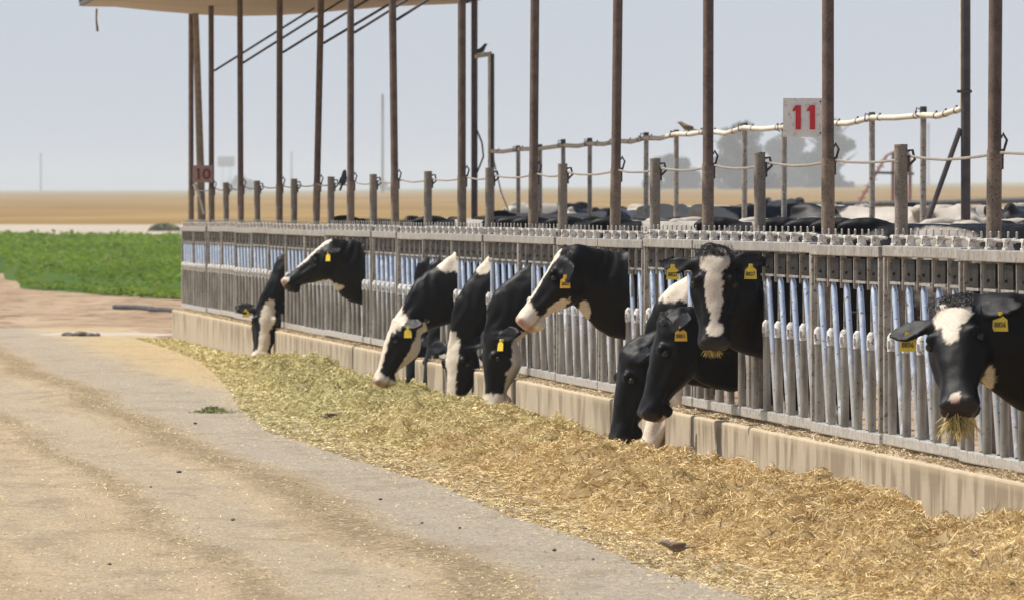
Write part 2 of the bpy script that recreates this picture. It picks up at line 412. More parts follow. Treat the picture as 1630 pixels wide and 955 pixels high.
def feed():
    yy = np.concatenate([np.arange(31, 60, .045), np.arange(60, 119.4, .09)]); oo = np.linspace(-2.25, WALL_OFF, 60)
    YY, OO = np.meshgrid(yy, oo, indexing='ij'); Yr = YY.ravel(); Or = OO.ravel()
    h = hay_h(Yr, Or); e = np.interp(Yr, EDGE_Y, EDGE_O)
    z = np.where((Or < e-.05) | (h < .014 + .010*vnoise(np.c_[Yr*6, Or*6, Or*0], 61)), -.03, h+.003)
    V = toworld(Yr, Or, z); W = len(oo); idx = np.arange((len(yy)-1)*W).reshape(-1,W)[:,:-1].ravel()
    Q = np.c_[idx, idx+W, idx+W+1, idx+1]
    g = np.clip(.02 + .25*vnoise(V*30, 3), -.15, 1)
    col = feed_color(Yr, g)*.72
    base = np_mesh('feed_base', V, Q, M['straw'], col, smooth=True)
    # strands
    n = 620000
    Y = 31 + (RNG.random(n)**1.55)*88; e = np.interp(Y, EDGE_Y, EDGE_O)
    r = RNG.random(n); o = e - .22 + (WALL_OFF - e + .22)*r
    # clump the density so that dark gaps stay between tufts
    cl = vnoise(np.c_[Y*5, o*6, o*0], 21); keep = (cl > -.55) | (RNG.random(n) < .5)
    hh = hay_h(Y, o); keep &= (hh > .012) | (RNG.random(n) < .30); Y = Y[keep]; o = o[keep]; hh = hh[keep]; cl = cl[keep]; n = len(Y)
    L = (.018 + .050*RNG.random(n)**1.9)*np.interp(Y, [40,60,120],[1.0,.85,1.0]); big = RNG.random(n) < .02; L = np.where(big, L*1.7, L)
    w = (.0008 + .0010*RNG.random(n))*np.interp(Y, [40,60,120],[1,1.3,2.3]); w = np.where(big, w*1.4, w)
    th = RNG.random(n)*2*np.pi; el = (RNG.random(n)-.30)*1.3*np.clip(hh/.06, .08, 1)
    d = np.c_[np.cos(th)*np.cos(el), np.sin(th)*np.cos(el), np.sin(el)]
    up = RNG.standard_normal((n,3)); sd = np.cross(d, up); sd /= np.linalg.norm(sd, axis=1)[:,None]
    c = toworld(Y, o, np.maximum(hh, .004) + .004 + .015*RNG.random(n)*np.clip(hh/.05, 0, 1))
    bend = np.c_[np.zeros(n), np.zeros(n), (RNG.random(n)-.3)*.3*L] + RNG.standard_normal((n,3))*L[:,None]*.08
    p0 = c - d*L[:,None]/2; p1 = c + bend; p2 = c + d*L[:,None]/2; ww = sd*w[:,None]
    V2 = np.stack([p0-ww, p0+ww, p1+ww, p1-ww, p2+ww*.5, p2-ww*.5], 1).reshape(-1,3)
    b = np.arange(n)*6; Q2 = np.concatenate([np.c_[b, b+1, b+2, b+3], np.c_[b+3, b+2, b+4, b+5]])
    g = np.clip(.46 + .34*RNG.standard_normal(n) + .30*cl, -.25, 1.2)
    col2 = feed_color(Y, g)
    od = RNG.random(n); col2[od < .006] = np.array([.42,.13,.05]); col2[(od > .99)] = np.array([.85,.80,.66])
    # merge by concatenation
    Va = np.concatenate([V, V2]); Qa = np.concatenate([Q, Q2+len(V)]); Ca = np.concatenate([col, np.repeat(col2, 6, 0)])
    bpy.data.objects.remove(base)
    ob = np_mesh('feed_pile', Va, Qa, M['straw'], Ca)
    tag(ob, 'long heap of chopped hay and silage spread along the foot of the concrete wall', 'feed', kind='stuff')
feed()
def chaff():
    n = 170000
    Y = 36 + (RNG.random(n)**1.6)*80; e = np.interp(Y, EDGE_Y, EDGE_O)
    o = e - (RNG.random(n)**1.1)*6.5
    dens = np.exp(-((o-e)/.28)**2)*1.6 + .55*np.exp(-((o+2.55)/.24)**2) + .4*np.exp(-((o+3.45)/.2)**2) + .16*(o < -3.3) + .05
    dens *= .6 + .6*vnoise(np.c_[Y*1.3, o*2, o*0], 31)
    keep = RNG.random(n) < dens; Y = Y[keep]; o = o[keep]; n = len(Y)
    L = .004 + .009*RNG.random(n)**1.8; w = .0012 + .0014*RNG.random(n); th = RNG.random(n)*6.283; el = RNG.random(n)*.35
    d = np.c_[np.cos(th)*np.cos(el), np.sin(th)*np.cos(el), np.sin(el)]; sd = np.c_[-np.sin(th), np.cos(th), (RNG.random(n)-.5)*.8]
    w_ = .12*np.sin(Y*.11); rz = .022*np.exp(-((o+2.62+w_)/.16)**2) + .014*np.exp(-((o+3.48+w_)/.09)**2) + .012*np.exp(-((o+4.5+w_)/.12)**2)
    c = toworld(Y, o, .010 + rz + .006*RNG.random(n))
    V = np.stack([c-d*L[:,None]-sd*w[:,None], c+d*L[:,None]-sd*w[:,None], c+d*L[:,None]+sd*w[:,None], c-d*L[:,None]+sd*w[:,None]],1).reshape(-1,3)
    g = np.clip(.62 + .3*RNG.standard_normal(n), 0, 1.1); col = feed_color(np.full(n, 50.), g); dk = RNG.random(n) < .12; col[dk] = np.array([.10,.07,.035])
    ob = np_mesh('chaff', V, np.arange(4*n).reshape(n,4), M['straw'], np.repeat(col,4,0))
    tag(ob, 'loose chaff scattered thinly over the dusty lane', 'chaff', kind='stuff')
    # crumbs on the ledge of the wall
    n = 60000; Y = 37 + RNG.random(n)**1.4*82; o = -.115 + .16*RNG.random(n)**.8
    hgt = .016*np.clip(.5+vnoise(np.c_[Y*3, o*9, o*0], 41), 0, 1.3); z = .352 + hgt*RNG.random(n)
    L = .004 + .010*RNG.random(n); w = .0012 + .0018*RNG.random(n); th = RNG.random(n)*6.283; el = (RNG.random(n)-.2)*.9
    d = np.c_[np.cos(th)*np.cos(el), np.sin(th)*np.cos(el), np.sin(el)]; sd = np.cross(d, RNG.standard_normal((n,3))); sd /= np.linalg.norm(sd,axis=1)[:,None]
    c = toworld(Y, o, z)
    V = np.stack([c-d*L[:,None]-sd*w[:,None], c+d*L[:,None]-sd*w[:,None], c+d*L[:,None]+sd*w[:,None], c-d*L[:,None]+sd*w[:,None]],1).reshape(-1,3)
    g = np.clip(.45+.3*RNG.standard_normal(n),0,1)[:,None]; col = (1-g)*np.array([.36,.27,.15]) + g*np.array([.72,.60,.42])
    ob = np_mesh('feed_crumbs', V, np.arange(4*n).reshape(n,4), M['straw'], np.repeat(col,4,0))
    tag(ob, 'crumbs of hay lying on the ledge of the concrete wall under the bottom rail', 'feed', kind='stuff')
chaff()
# small green tuft of feed dropped on the bare lane
def tuft(Y, X, label, r=.10, n=500, cols=((.10,.12,.03),(.42,.42,.16))):
    q = RNG.standard_normal((n,2))*r*.5; hgt = np.clip(.05 - .35*(q**2).sum(1)**.5, .003, .06)
    d = RNG.standard_normal((n,3)); d[:,2] = np.abs(d[:,2])*.5; d /= np.linalg.norm(d,axis=1)[:,None]; L = .012 + .02*RNG.random(n)
    sd = np.cross(d, RNG.standard_normal((n,3))); sd /= np.linalg.norm(sd,axis=1)[:,None]; w = .0025
    c = np.c_[q, hgt*RNG.random(n)+.01]
    V = np.stack([c-d*L[:,None]-sd*w, c+d*L[:,None]-sd*w, c+d*L[:,None]+sd*w, c-d*L[:,None]+sd*w],1).reshape(-1,3)
    g = RNG.random(n)[:,None]; col = (1-g)*np.array(cols[0]) + g*np.array(cols[1])
    o = np_mesh('feed_tuft', V, np.arange(4*n).reshape(n,4), M['straw'], np.repeat(col,4,0)); o.location = (X, Y, zg(Y))
    tag(o, label, 'feed tuft', kind='stuff'); return o
Yq = 1.47*F/(658-338.5); tuft(Yq, (340-815)*Yq/F, 'small green tuft of feed lying alone on the grey strip of lane', .12)
# stones
stones = [(655/2.3,540+493/2.3,.022),(270/2.3,540+506/2.3,.015),(852/2.3,540+667/2.3,.016),(715/2.3,540+313/2.3,.02),(240,777,.012),(560+133/2.91,640+457/2.91,.014),
          (560+938/2.91,640+695/2.91,.018),(560+325/2.91,640+567/2.91,.012),(560+500/2.91,640+590/2.91,.012),(560+943/2.91,640+570/2.91,.014),(560+1080/2.91,640+594/2.91,.014),(560+1118/2.91,640+736/2.91,.012),(1002/2.3*.4+0,540+830/2.3,.013)]
for i, (px, py, r) in enumerate(stones):
    s = (py-338.5)/H; Y = F/s; mb = MB(); r *= .62; mb.ball((0,0,r*.5), (r*1.2, r*.9, r*.6), nu=9, nv=6)
    mb.v = [(x*(1+.18*random.uniform(-1,1)), y*(1+.18*random.uniform(-1,1)), z*(1+.1*random.uniform(-1,1))) for x,y,z in mb.v]
    o = mb.build('dirt_clod', M['stone'], smooth=True); o.location = ((px-815)/s, Y, zg(Y)+.006); o.rotation_euler.z = i*1.3
    tag(o, 'small dark clod of dirt lying loose on the dusty lane', 'clod', 'clods scattered on the lane')

# ------------------------------------------------------------------ concrete wall
Y_END = 119.0; Y0 = 51.6 - 3.065*4; PL = 3.065; NP = 26
RZ = ANG
ROT = (-SLOPE, 0, RZ)
wall = empty('feed_bunk_wall', P(Y0-3.065, 0, 0), ROT)
tag(wall, 'long low concrete feed wall with brown drip stains under the cattle fence', 'wall')
nseg = 27; LW = PL/math.cos(ANG)
mb = MB(); mb.box((.0, nseg*LW/2, .12), (.085, nseg*LW/2, .15)); mb.build('wall_core', M['concrete'], wall)
for i in range(nseg):
    mb = MB(); mb.box((0, i*LW + LW/2, .085), (.12, LW/2-.004, .26))
    mb.build('wall_block', M['concrete'], wall, bevel=.012)

# ------------------------------------------------------------------ headlock panels
def panel_proto():
    r = empty('headlock_panel', (0,0,0), ROT)
    L = LW
    b = MB(); b.box((0,L/2,.398), (.028,L/2-.006,.026)); b.build('bottom_rail', M['galv_light'], r, bevel=.006)
    b = MB(); b.box((0,L/2,1.285), (.030,L/2-.006,.026)); b.build('top_rail', M['galv'], r, bevel=.005)
    for y in (.036, L-.036):
        b = MB(); b.box((0,y,.842), (.026,.024,.415)); b.build('end_post', M['galv'], r, bevel=.005)
    b = MB(); b.tube([(0.012,.02,1.352),(0.012,L-.02,1.352)], .0075, 8)
    b.build('lock_rod', M['galv_light'], r, True)
    # pins standing on the rod
    U = (L-.12)/5
    for i in range(5):
        y0 = .06 + i*U
        for dy in (.12, .40):
            b = MB(); b.tube([(.012,y0+dy,1.345),(.012,y0+dy,1.385)], [.005,.0045], 8); b.ball((.012,y0+dy,1.387),.0052,nu=8,nv=6); b.build('lock_pin', M['galv_light'], r, True)
        # latch bracket: waisted plate with two ears
        b = MB(); b.box((-.002,y0+.30,1.354),(.0215,.050,.0075)); b.box((-.002,y0+.30,1.335),(.0165,.046,.0125)); b.box((-.002,y0+.30,1.3165),(.0205,.052,.0065)); b.box((-.022,y0+.27,1.336),(.004,.012,.014)); b.box((.018,y0+.245,1.352),(.006,.010,.012))
        b.build('latch_bracket', M['latch'], r, bevel=.003)
        b = MB(); b.box((.004,y0+.50,.842),(.007,.009,.415)); b.box((-.012,y0+.50,1.18),(.008,.007,.078)); b.build('fixed_bar', M['galv'], r, bevel=.002)
        b = MB(); b.box((.010,y0+.26,1.197),(.019,.17,.052)); b.ball((-.012,y0+.30,1.18),.009,nu=8,nv=6); b.build('latch_shade_block', M['latch_shade'], r, bevel=.004)  # dark block in place of the shade between the bars, with a bolt
        b = MB(); b.box((0,y0+.27,1.136),(.012,.21,.006)); b.build('guide_bar', M['galv'], r)
        b = MB(); b.tube([(-.014,y0+.36,.425),(-.014,y0+.36,.83)], .0205, 12); b.build('pivot_post', M['lower'], r, True)
        b = MB(); b.tube([(-.014,y0+.36,.815),(-.014,y0+.36,.885),(-.014,y0+.36,.902)], [.0235,.0235,.011], 12); b.box((-.034,y0+.355,.85),(.004,.014,.016)); b.build('pivot_cap', M['latch'], r, True)
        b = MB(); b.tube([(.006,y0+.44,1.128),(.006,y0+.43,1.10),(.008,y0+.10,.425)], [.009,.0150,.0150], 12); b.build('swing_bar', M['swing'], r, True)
    return r
proto = panel_proto(); panels = []
ords = ['nearest','second','third','fourth','fifth','sixth','seventh','eighth','ninth','tenth','eleventh','twelfth','thirteenth','fourteenth','fifteenth','sixteenth','seventeenth','eighteenth','nineteenth','twentieth','twenty-first','twenty-second','twenty-third','twenty-fourth','twenty-fifth','farthest']
for i in range(NP):
    r = proto if i == 0 else copy_tree(proto)
    r.location = P(Y0 + i*PL, random.uniform(-.008,.008), random.uniform(-.006,.006)); r.rotation_euler.z += random.uniform(-.003,.003)
    r.rotation_euler.y = random.uniform(-.006,.006)
    r['label'] = '%s headlock panel%s, grey pipe bars above the concrete wall' % (ords[i], '' if i in (0, NP-1) else ' counting back from the right')
    r['category'] = 'cattle fence panel'; r['group'] = 'headlock panels along the feed lane'
    panels.append(r)
def clear_unit(Yc):
    """stand the swing bars that meet a neck upright, as they are when an animal has its head through"""
    for i, r in enumerate(panels):
        ya = Y0 + i*PL
        if ya - .3 < Yc < ya + PL + .3:
            U = (LW-.12)/5
            for ch in r.children:
                if ch.name.startswith(('swing_bar','pivot_post','pivot_cap','fixed_bar')):
                    yc = sum(v.co.y for v in ch.data.vertices)/len(ch.data.vertices)
                    if abs((yc) - (Yc - ya)/math.cos(ANG)) < .17:
                        k = -1 if yc < (Yc-ya)/math.cos(ANG) else 1
                        if ch.name.startswith('swing_bar'):
                            me = ch.data.copy(); ch.data = me
                            tgt = (Yc-ya)/math.cos(ANG) - .19
                            for v in me.vertices:
                                ylin = .10 + (v.co.z-.425)/(1.10-.425)*.33
                                y0 = None
                            zs = [v.co.z for v in me.vertices]
                            for v in me.vertices:
                                base = yc + (v.co.z - sum(zs)/len(zs))*.47
                                v.co.y = v.co.y - base + tgt
                        elif k < 0: ch.location.y += min(0, ((Yc-ya)/math.cos(ANG) - .165) - yc)
                        else: ch.location.y += max(0, ((Yc-ya)/math.cos(ANG) + .165) - yc)

# ------------------------------------------------------------------ posts, cable, signs
tall_px = [1578,1318,1126,975,846,735,632,558,498,444,384,337,304]
short_px = [1437,1213,1042,895,779,680,596,525,467,411,361]
cnt = ['nearest','second','third','fourth','fifth','sixth','seventh','eighth','ninth','tenth','eleventh','twelfth','farthest']
lean = [.008,.0,.002,.012,.008,.0,-.012,.0,.022,.002,-.004,-.002,0]
POST = {}
for i, px in enumerate(tall_px):
    Y = Yf(px, A+.08); p = P(Y, .08, 0)
    r = empty('roof_post', p, (0, lean[i], RZ))
    b = MB(); b.tube([(0,0,-.02),(0,0,.7),(0,0,1.74)], .034, 16); b.build('lower_pipe', M['lower_brown'], r, True)  # lower pipe is a paler brown than the upper one
    top = 3.80 - .02
    b = MB(); b.tube([(0,0,1.74),(0,0,1.75),(0,0,top)], [.0335,.0305,.0305], 16); b.build('upper_pipe', M['upper_brown'], r, True)
    b = MB(); b.tube([(.03,0,1.70),(.055,0,1.79),(.035,-.01,1.82),(.03,0,1.80)], .006, 6); b.tube([(.034,0,1.66),(.034,0,1.75)], .008, 6); b.build('cable_hook', M['darkpipe'], r, True)
    if i < 12:
        b = MB(); b.tube([(.03,0,1.57+H),(1.15,0,1.57+H+.70)], .012, 8); b.build('brace', M['darkpipe'], r, True)
    tag(r, '%s tall brown roof post%s, rising from the headlock fence' % (cnt[i], '' if i in (0,12) else ' counting from the right'), 'post', 'tall roof posts along the fence')
    POST[i] = (Y, p)
cs = ['nearest','second','third','fourth','fifth','sixth','seventh','eighth','ninth','tenth','farthest']
SP = {}
for i, px in enumerate(short_px):
    Y = Yf(px, A+.08); p = P(Y, .08, 0); r = empty('short_post', p, (0, random.uniform(-.008,.008), RZ))
    b = MB(); b.tube([(0,0,-.02),(0,0,1.0),(0,0,1.785)], [.0315]*3, 16); b.build('pipe', M['stubby'], r, True)
    b = MB(); b.tube([(0,0,1.785),(0,0,1.793)], [.033,.031], 16); b.build('end_cap', M['stubby'], r, True)
    b = MB(); b.tube([(.028,0,1.76),(.055,0,1.765),(.066,0,1.72),(.035,0,1.69)], .007, 6); b.tube([(.034,0,1.66),(.034,0,1.74)], .008, 6); b.build('cable_hook', M['darkpipe'], r, True)
    tag(r, '%s short capped pipe post%s, standing between two tall roof posts' % (cs[i], '' if i in (0,10) else ' counting from the right'), 'post', 'short posts between the roof posts')
    SP[i] = Y
# cable strung along all posts
pts = []
ys = sorted([v[0] for v in POST.values()] + list(SP.values()) + [39.0])
for a_, b_ in zip(ys[:-1], ys[1:]):
    for k in range(5):
        u = k/5; pts.append(P(a_+(b_-a_)*u, .118, 1.735 - .022*4*u*(1-u)*1 + random.uniform(-.002,.002)))
pts.append(P(ys[-1], .118, 1.735))
b = MB(); b.tube(pts, .0065, 6); o = b.build('neck_cable', M['cable'], smooth=True)
tag(o, 'twisted steel cable strung from post to post above the cow backs', 'cable')

def digit_one(b, cx, h, w, y):
    b.box((cx, y, 0), (w/2, .002, h/2))
    vs = [(cx-w*.5, y-.002, h/2), (cx-w*.5, y-.002, h/2-.22*h), (cx-w*1.05, y-.002, h/2-.26*h), (cx-w*1.05, y-.002, h/2-.17*h)]
    vs2 = [(x, y+.002, z) for x, y_, z in vs]
    b.add(vs+vs2, [(0,1,2,3),(7,6,5,4),(0,4,5,1),(1,5,6,2),(2,6,7,3),(3,7,4,0)])
Y = POST[1][0]; s = F/Y
r = empty('number_sign', ((1277-815)/s, Y-.05, H-(187.5-300)/s), (0,0,math.radians(2)))
b = MB(); b.box((0,0,0), (.0985,.0015,.0985)); b.build('sign_plate', M['signwhite'], r, bevel=.001)
b = MB(); digit_one(b, -.022, .122, .026, -.005); digit_one(b, .050, .122, .026, -.005); b.build('number_eleven', M['red'], r)
b = MB()
for z in (-.08,.08): b.ball((.09,-.004,z), .005, nu=8, nv=6)
b.build('bolt', M['darkpipe'], r)
tag(r, 'square white sign with red number 11 fixed to a brown roof post', 'sign')
Y = POST[11][0]; s = F/Y
r = empty('number_sign', ((323-815)/s, Y-.05, H-(277.5-300)/s), (0,0,0))
b = MB(); b.box((0,0,0), (.112,.0015,.096)); b.build('sign_plate', M['signpink'], r, bevel=.001)
b = MB(); digit_one(b, -.045, .125, .026, -.006)
n = 28; vs = []
for k in range(n):
    w = 2*math.pi*k/n
    for (rx, rz) in ((.046,.0625),(.020,.038)):
        vs.append((.042+rx*math.cos(w), -.008, rz*math.sin(w))); vs.append((.042+rx*math.cos(w), -.004, rz*math.sin(w)))
fs = []
for k in range(n):
    a_ = k*4; c_ = ((k+1)%n)*4; fs += [(a_,c_,c_+2,a_+2),(a_+1,a_+3,c_+3,c_+1),(a_,a_+1,c_+1,c_),(a_+2,c_+2,c_+3,a_+3)]
b.add(vs, fs); b.build('number_ten', M['darkred'], r)
tag(r, 'faded pinkish sign with dark red number 10 on the far roof posts', 'sign')

# leaning wooden pole at the far end with white insulators
Ye = 118.0; s = F/Ye
r = empty('wooden_pole', P(Ye, .18, 0)); 
b = MB(); b.tube([(.03,0,0),(-.02,0,2.0),(-.075,0,3.78)], [.05,.045,.035], 12); b.build('pole', M['wood'], r, True)
b = MB(); b.tube([(-.09,-.06,1.80),(-.03,-.06,1.66)], .022, 8); b.tube([(-.03,-.06,1.66),(0.02,-.06,1.45)], .012, 8); b.build('insulator', M['latch'], r, True)
tag(r, 'pale leaning wooden pole behind the number 10 sign at the fence end', 'pole')

# ------------------------------------------------------------------ shade roof
r = empty('shade_roof', P(80, 0, 3.8), ROT)
prof = [(-1.18,.05),(-.8,.045),(-.3,-.005),(.2,-.045),(.6,-.06),(1.1,-.05),(1.7,-.005),(2.4,.055),(3.25,.09)]
vs = []; fs = []; nY = 40; y_a, y_b = -42.0, 38.6
y_s = 11.0
for k in range(nY):
    y = y_s + (y_b-y_s)*k/(nY-1)
    for (o_, z_) in prof: vs.append((o_, y, z_)); 
    for (o_, z_) in prof: vs.append((o_, y, z_+.03))
n = len(prof); w = 2*n
for k in range(nY-1):
    for i in range(n-1):
        fs.append((k*w+i, k*w+i+1, (k+1)*w+i+1, (k+1)*w+i)); fs.append((k*w+n+i, (k+1)*w+n+i, (k+1)*w+n+i+1, k*w+n+i+1))
    fs.append((k*w, (k+1)*w, (k+1)*w+n, k*w+n)); fs.append((k*w+n-1, k*w+w-1, (k+1)*w+w-1, (k+1)*w+n-1))
fs.append(tuple(range(n)) + tuple(range(w-1, n-1, -1))); m_ = (nY-1)*w; fs.append(tuple(m_+n+i for i in range(n)) + tuple(m_+i for i in range(n-1,-1,-1)))
b = MB(); b.add(vs, fs); b.build('roof_sheet', M['tan_sheet'], r, True)
b = MB(); b.box((1.03, y_b+.05, .115), (2.25, .03, .022)); b.build('end_beam', M['darkpipe'], r)
for (x_) in (-1.2, 3.28):
    b = MB(); b.box((x_, (y_a+y_b)/2, .08 if x_ < 0 else .12), (.018, (y_b-y_a)/2, .025)); b.build('edge_beam', M['darkpipe'], r)
b = MB(); b.tube([(-1.02, y_b-.1, .02),(-1.025, y_b-.1, -.10),(-1.01, y_b-.1,-.24)], [.012,.010,.016], 6); b.build('hanging_rope', M['wood'], r)
tag(r, 'tan sheet shade roof over the far posts, its edge beams running on to the right', 'roof')

# ------------------------------------------------------------------ second line of posts with the wrapped pipe
A2 = 8.6
def P2(px, zr, a=A2):      # point on the second line seen at px, zr above camera level (follows lane slope)
    Y = F*a/(px+481); return Vector((a - K*Y, Y, H + zr + zg(Y)))
pp = [826,860,897,938,983,1027,1075,1127,1184,1247,1318,1388,1468]
tops = {826:232,860:230,897:222,938:220,983:217,1027:211,1075:207,1127:203,1184:196,1247:196,1318:187,1388:179,1468:170}
c2 = ['farthest','second','third','fourth','fifth','sixth','seventh','eighth','ninth','tenth','eleventh','twelfth','nearest']
for i, px in enumerate(pp):
    Y = F*A2/(px+481); s = F/Y; p = P2(px, 0)
    top = H + (338.5 - tops[px])/s
    r = empty('pen_post', (p.x, p.y, zg(Y)), (0, random.uniform(-.006,.006), RZ))
    b = MB(); b.tube([(0,0,-.02),(0,0,top-.06)], .022, 12); b.build('pipe', M['galv'], r, True)
    b = MB(); b.tube([(0,0,top-.06),(0,0,top)], [.026,.024], 12); b.tube([(-.02,0,top-.02),(-.05,-.01,top-.01),(-.055,-.01,top-.06),(-.03,0,top-.07)], .005, 6); b.build('clamp', M['darkpipe'], r, True)
    tag(r, '%s thin grey post%s, carrying the cream pipe behind the cows' % (c2[i], '' if i in (0,12) else ' from the far end'), 'post', 'thin posts carrying the cream pipe')
# pipe
kp = [(780,241),(800,242),(826,238),(860,237),(897,232),(920,233),(938,229),(960,230),(983,225),(1005,226),(1027,220),(1050,221),(1075,214),(1100,214),(1127,209),(1155,213),(1184,204),(1215,206),(1247,203),(1280,198),(1318,197),(1350,197),(1388,188),(1425,188),(1468,184),(1495,185),(1515,178),(1531,174)]
r = empty('misting_pipe', (0,0,0))
pts = [P2(px, (338.5-y)/((px+481)/A2)) + Vector((0,-.05,0)) for px, y in kp]
b = MB(); b.tube(pts, .021, 10); b.build('wrapped_pipe', M['wrap'], r, True)
b = MB()
for a_, c_ in zip(pts[:-1], pts[1:]):
    for u in (random.uniform(.05,.95),):
        q = a_.lerp(c_, u); d = (c_-a_).normalized(); b = MB(); b.tube([q-d*.025, q+d*.025], .0235, 10); b.box(q+Vector((0,0,.026)), (.007,.009,.009)); b.build('tie', M['tie'], r)
e = pts[-1]; b = MB(); b.tube([e, e+Vector((.0,0,.05)), e+Vector((.0,0,1.65))], .017, 10); b.build('downpipe', M['wrap'], r, True)
s_ = (783+481)/A2
q0 = P2(783, (338.5-241)/s_); q1 = P2(783, (338.5-86)/s_)
tag(r, 'cream wrapped water pipe with dark ties running along the thin pen posts', 'pipe')
# roof supports on the second line
r = empty('pipe_support', (q0.x, q0.y, zg(q0.y)))
b = MB(); b.tube([(0,0,0),(0,0,q1.z-zg(q0.y))], .026, 12); b.build('upright', M['darkpipe'], r, True)
b = MB(); b.tube([(-.03,-.045,q0.z-zg(q0.y)-.3),(-.03,-.045,q1.z-zg(q0.y)-.02)], .014, 10)
b.tube([(.0,0,q1.z-zg(q0.y)),(-.19,0,q1.z-zg(q0.y)-.03)], .024, 10); b.build('pale_pipe', M['wrap'], r, True)
b = MB(); b.tube([(0.02,0,q0.z-zg(q0.y)-.1),(.10,0,q0.z-zg(q0.y)-.45),(.30,0,q0.z-zg(q0.y)-.95)], .008, 6); b.build('hose', M['galv_light'], r, True)
tag(r, 'dark pipe upright where the cream pipe ends, a bird perched on top', 'post')
for (px, lab, extra) in ((755, 'thick dark roof post with looped cable, behind the far cows', 0), (1537, 'thick black roof post with diagonal brace at the right', 1)):
    p = P2(px, 0); Y = p.y; r = empty('roof_support', (p.x, p.y, zg(Y)), (0,0,0))
    top = 3.8+.05
    b = MB(); b.tube([(0,0,0),(0,0,top)], .036 if extra == 0 else .033, 14); b.build('pipe', M['darkpipe'], r, True)
    s_ = (px+481)/A2
    if extra:
        b = MB(); z1 = H+(338.5-205)/s_; b.tube([(-.035,0,z1),(-.055*1-.20,.0,z1-.62),(-.34,0,0.2*0+z1-.95)], .018, 8); b.build('diagonal_brace', M['darkpipe'], r, True)
        b = MB(); b.box((-.01,-.03,H+(338.5-146)/s_), (.05,.03,.010)); b.build('clamp', M['darkpipe'], r)
    else:
        b = MB(); b.tube([(.02,-.03,H+(338.5-205)/s_),(.085,-.03,H+(338.5-228)/s_),(.10,-.03,H+(338.5-250)/s_),(.05,-.03,H+(338.5-268)/s_),(.02,-.03,H+(338.5-278)/s_)], .010, 6); b.build('conduit', M['darkpipe'], r, True)
    tag(r, lab, 'post')

# ------------------------------------------------------------------ far pen rail, stair, pipes, distant poles and trees
def at(px, y, Y): return Vector(((px-815)*Y/F, Y, H-(y-300)*Y/F))
r = empty('pen_rail', at(1290, 326, 200)); r.location.z = zg(200)
b = MB(); a0 = at(1255,327,204)-r.location; a1 = at(1700,317,196)-r.location
b.tube([a0, a0.lerp(a1,.5)+Vector((0,0,-.02)), a1], .055, 10); b.build('rail', M['rubber'], r, True)
for px in (1335, 1520, 1680):
    q = at(px, 322, 200)-r.location; b = MB(); b.tube([(q.x,q.y,0),(q.x,q.y,q.z)], .07, 10); b.build('post', M['rubber'], r, True)
tag(r, 'dark horizontal pipe rail on short posts across the far side of the pen', 'rail')
Ys = 250; r = empty('loading_stair', at(1410, 322, Ys)); r.location.z = zg(Ys)
def q(px, y, dy=0): return at(px, y, Ys)-r.location+Vector((0,dy,0))
for dy in (0, .8):
    b = MB(); b.tube([q(1368,322,dy), q(1412,248,dy), q(1426,241,dy), q(1446,243,dy), q(1450,262,dy), q(1449,330,dy)], .028, 8); b.build('handrail', M['ladder'], r, True)
    b = MB(); b.tube([q(1388,275,dy), q(1455,277,dy)], .03, 8); b.build('crossbar', M['rubber'], r, True)
    b = MB(); b.tube([q(1423,243,dy), q(1422,330,dy)], .028, 8); b.build('upright', M['ladder'], r, True)
for k in range(7):
    a_ = q(1372+6*k, 316-10*k); b = MB(); b.box(a_+Vector((0,.4,0)), (.09,.38,.012)); b.build('step', M['ladder'], r)
tag(r, 'red-brown steel stair with handrails standing beyond the pen', 'stair')
# black drain pipes on the ground by the crop
for (x0, y0, x1, y1, lab) in ((182,489,243,496,'black plastic pipe lying on the dirt, the left one before the green crop'), (238,493,290,499,'short black plastic pipe lying on the dirt against the fence end')):
    Yp = (H+.307)*F/(y0+3-300); a_ = at(x0, y0, Yp); c_ = at(x1, y1, Yp*.985); a_.z = c_.z = -.307+.035
    b = MB(); b.tube([a_-a_, (c_-a_)*.5+Vector((0,0,.01)), c_-a_], .034, 12); o = b.build('drain_pipe', M['rubber'], smooth=True); o.location = a_
    tag(o, lab, 'pipe')
# dry clod heap left of the apron
Yp = 122.; mb = MB()
for k in range(16): mb.ball((random.uniform(-.16,.22), random.uniform(-.3,.3), random.uniform(.0,.03)), (random.uniform(.03,.07), .06, random.uniform(.02,.04)), nu=8, nv=5)
o = mb.build('dirt_heap', M['stone'], smooth=True); o.location = ((125-815)*Yp/F, Yp, zg(Yp)); tag(o, 'low dark heap of clods at the turn of the lane', 'dirt')
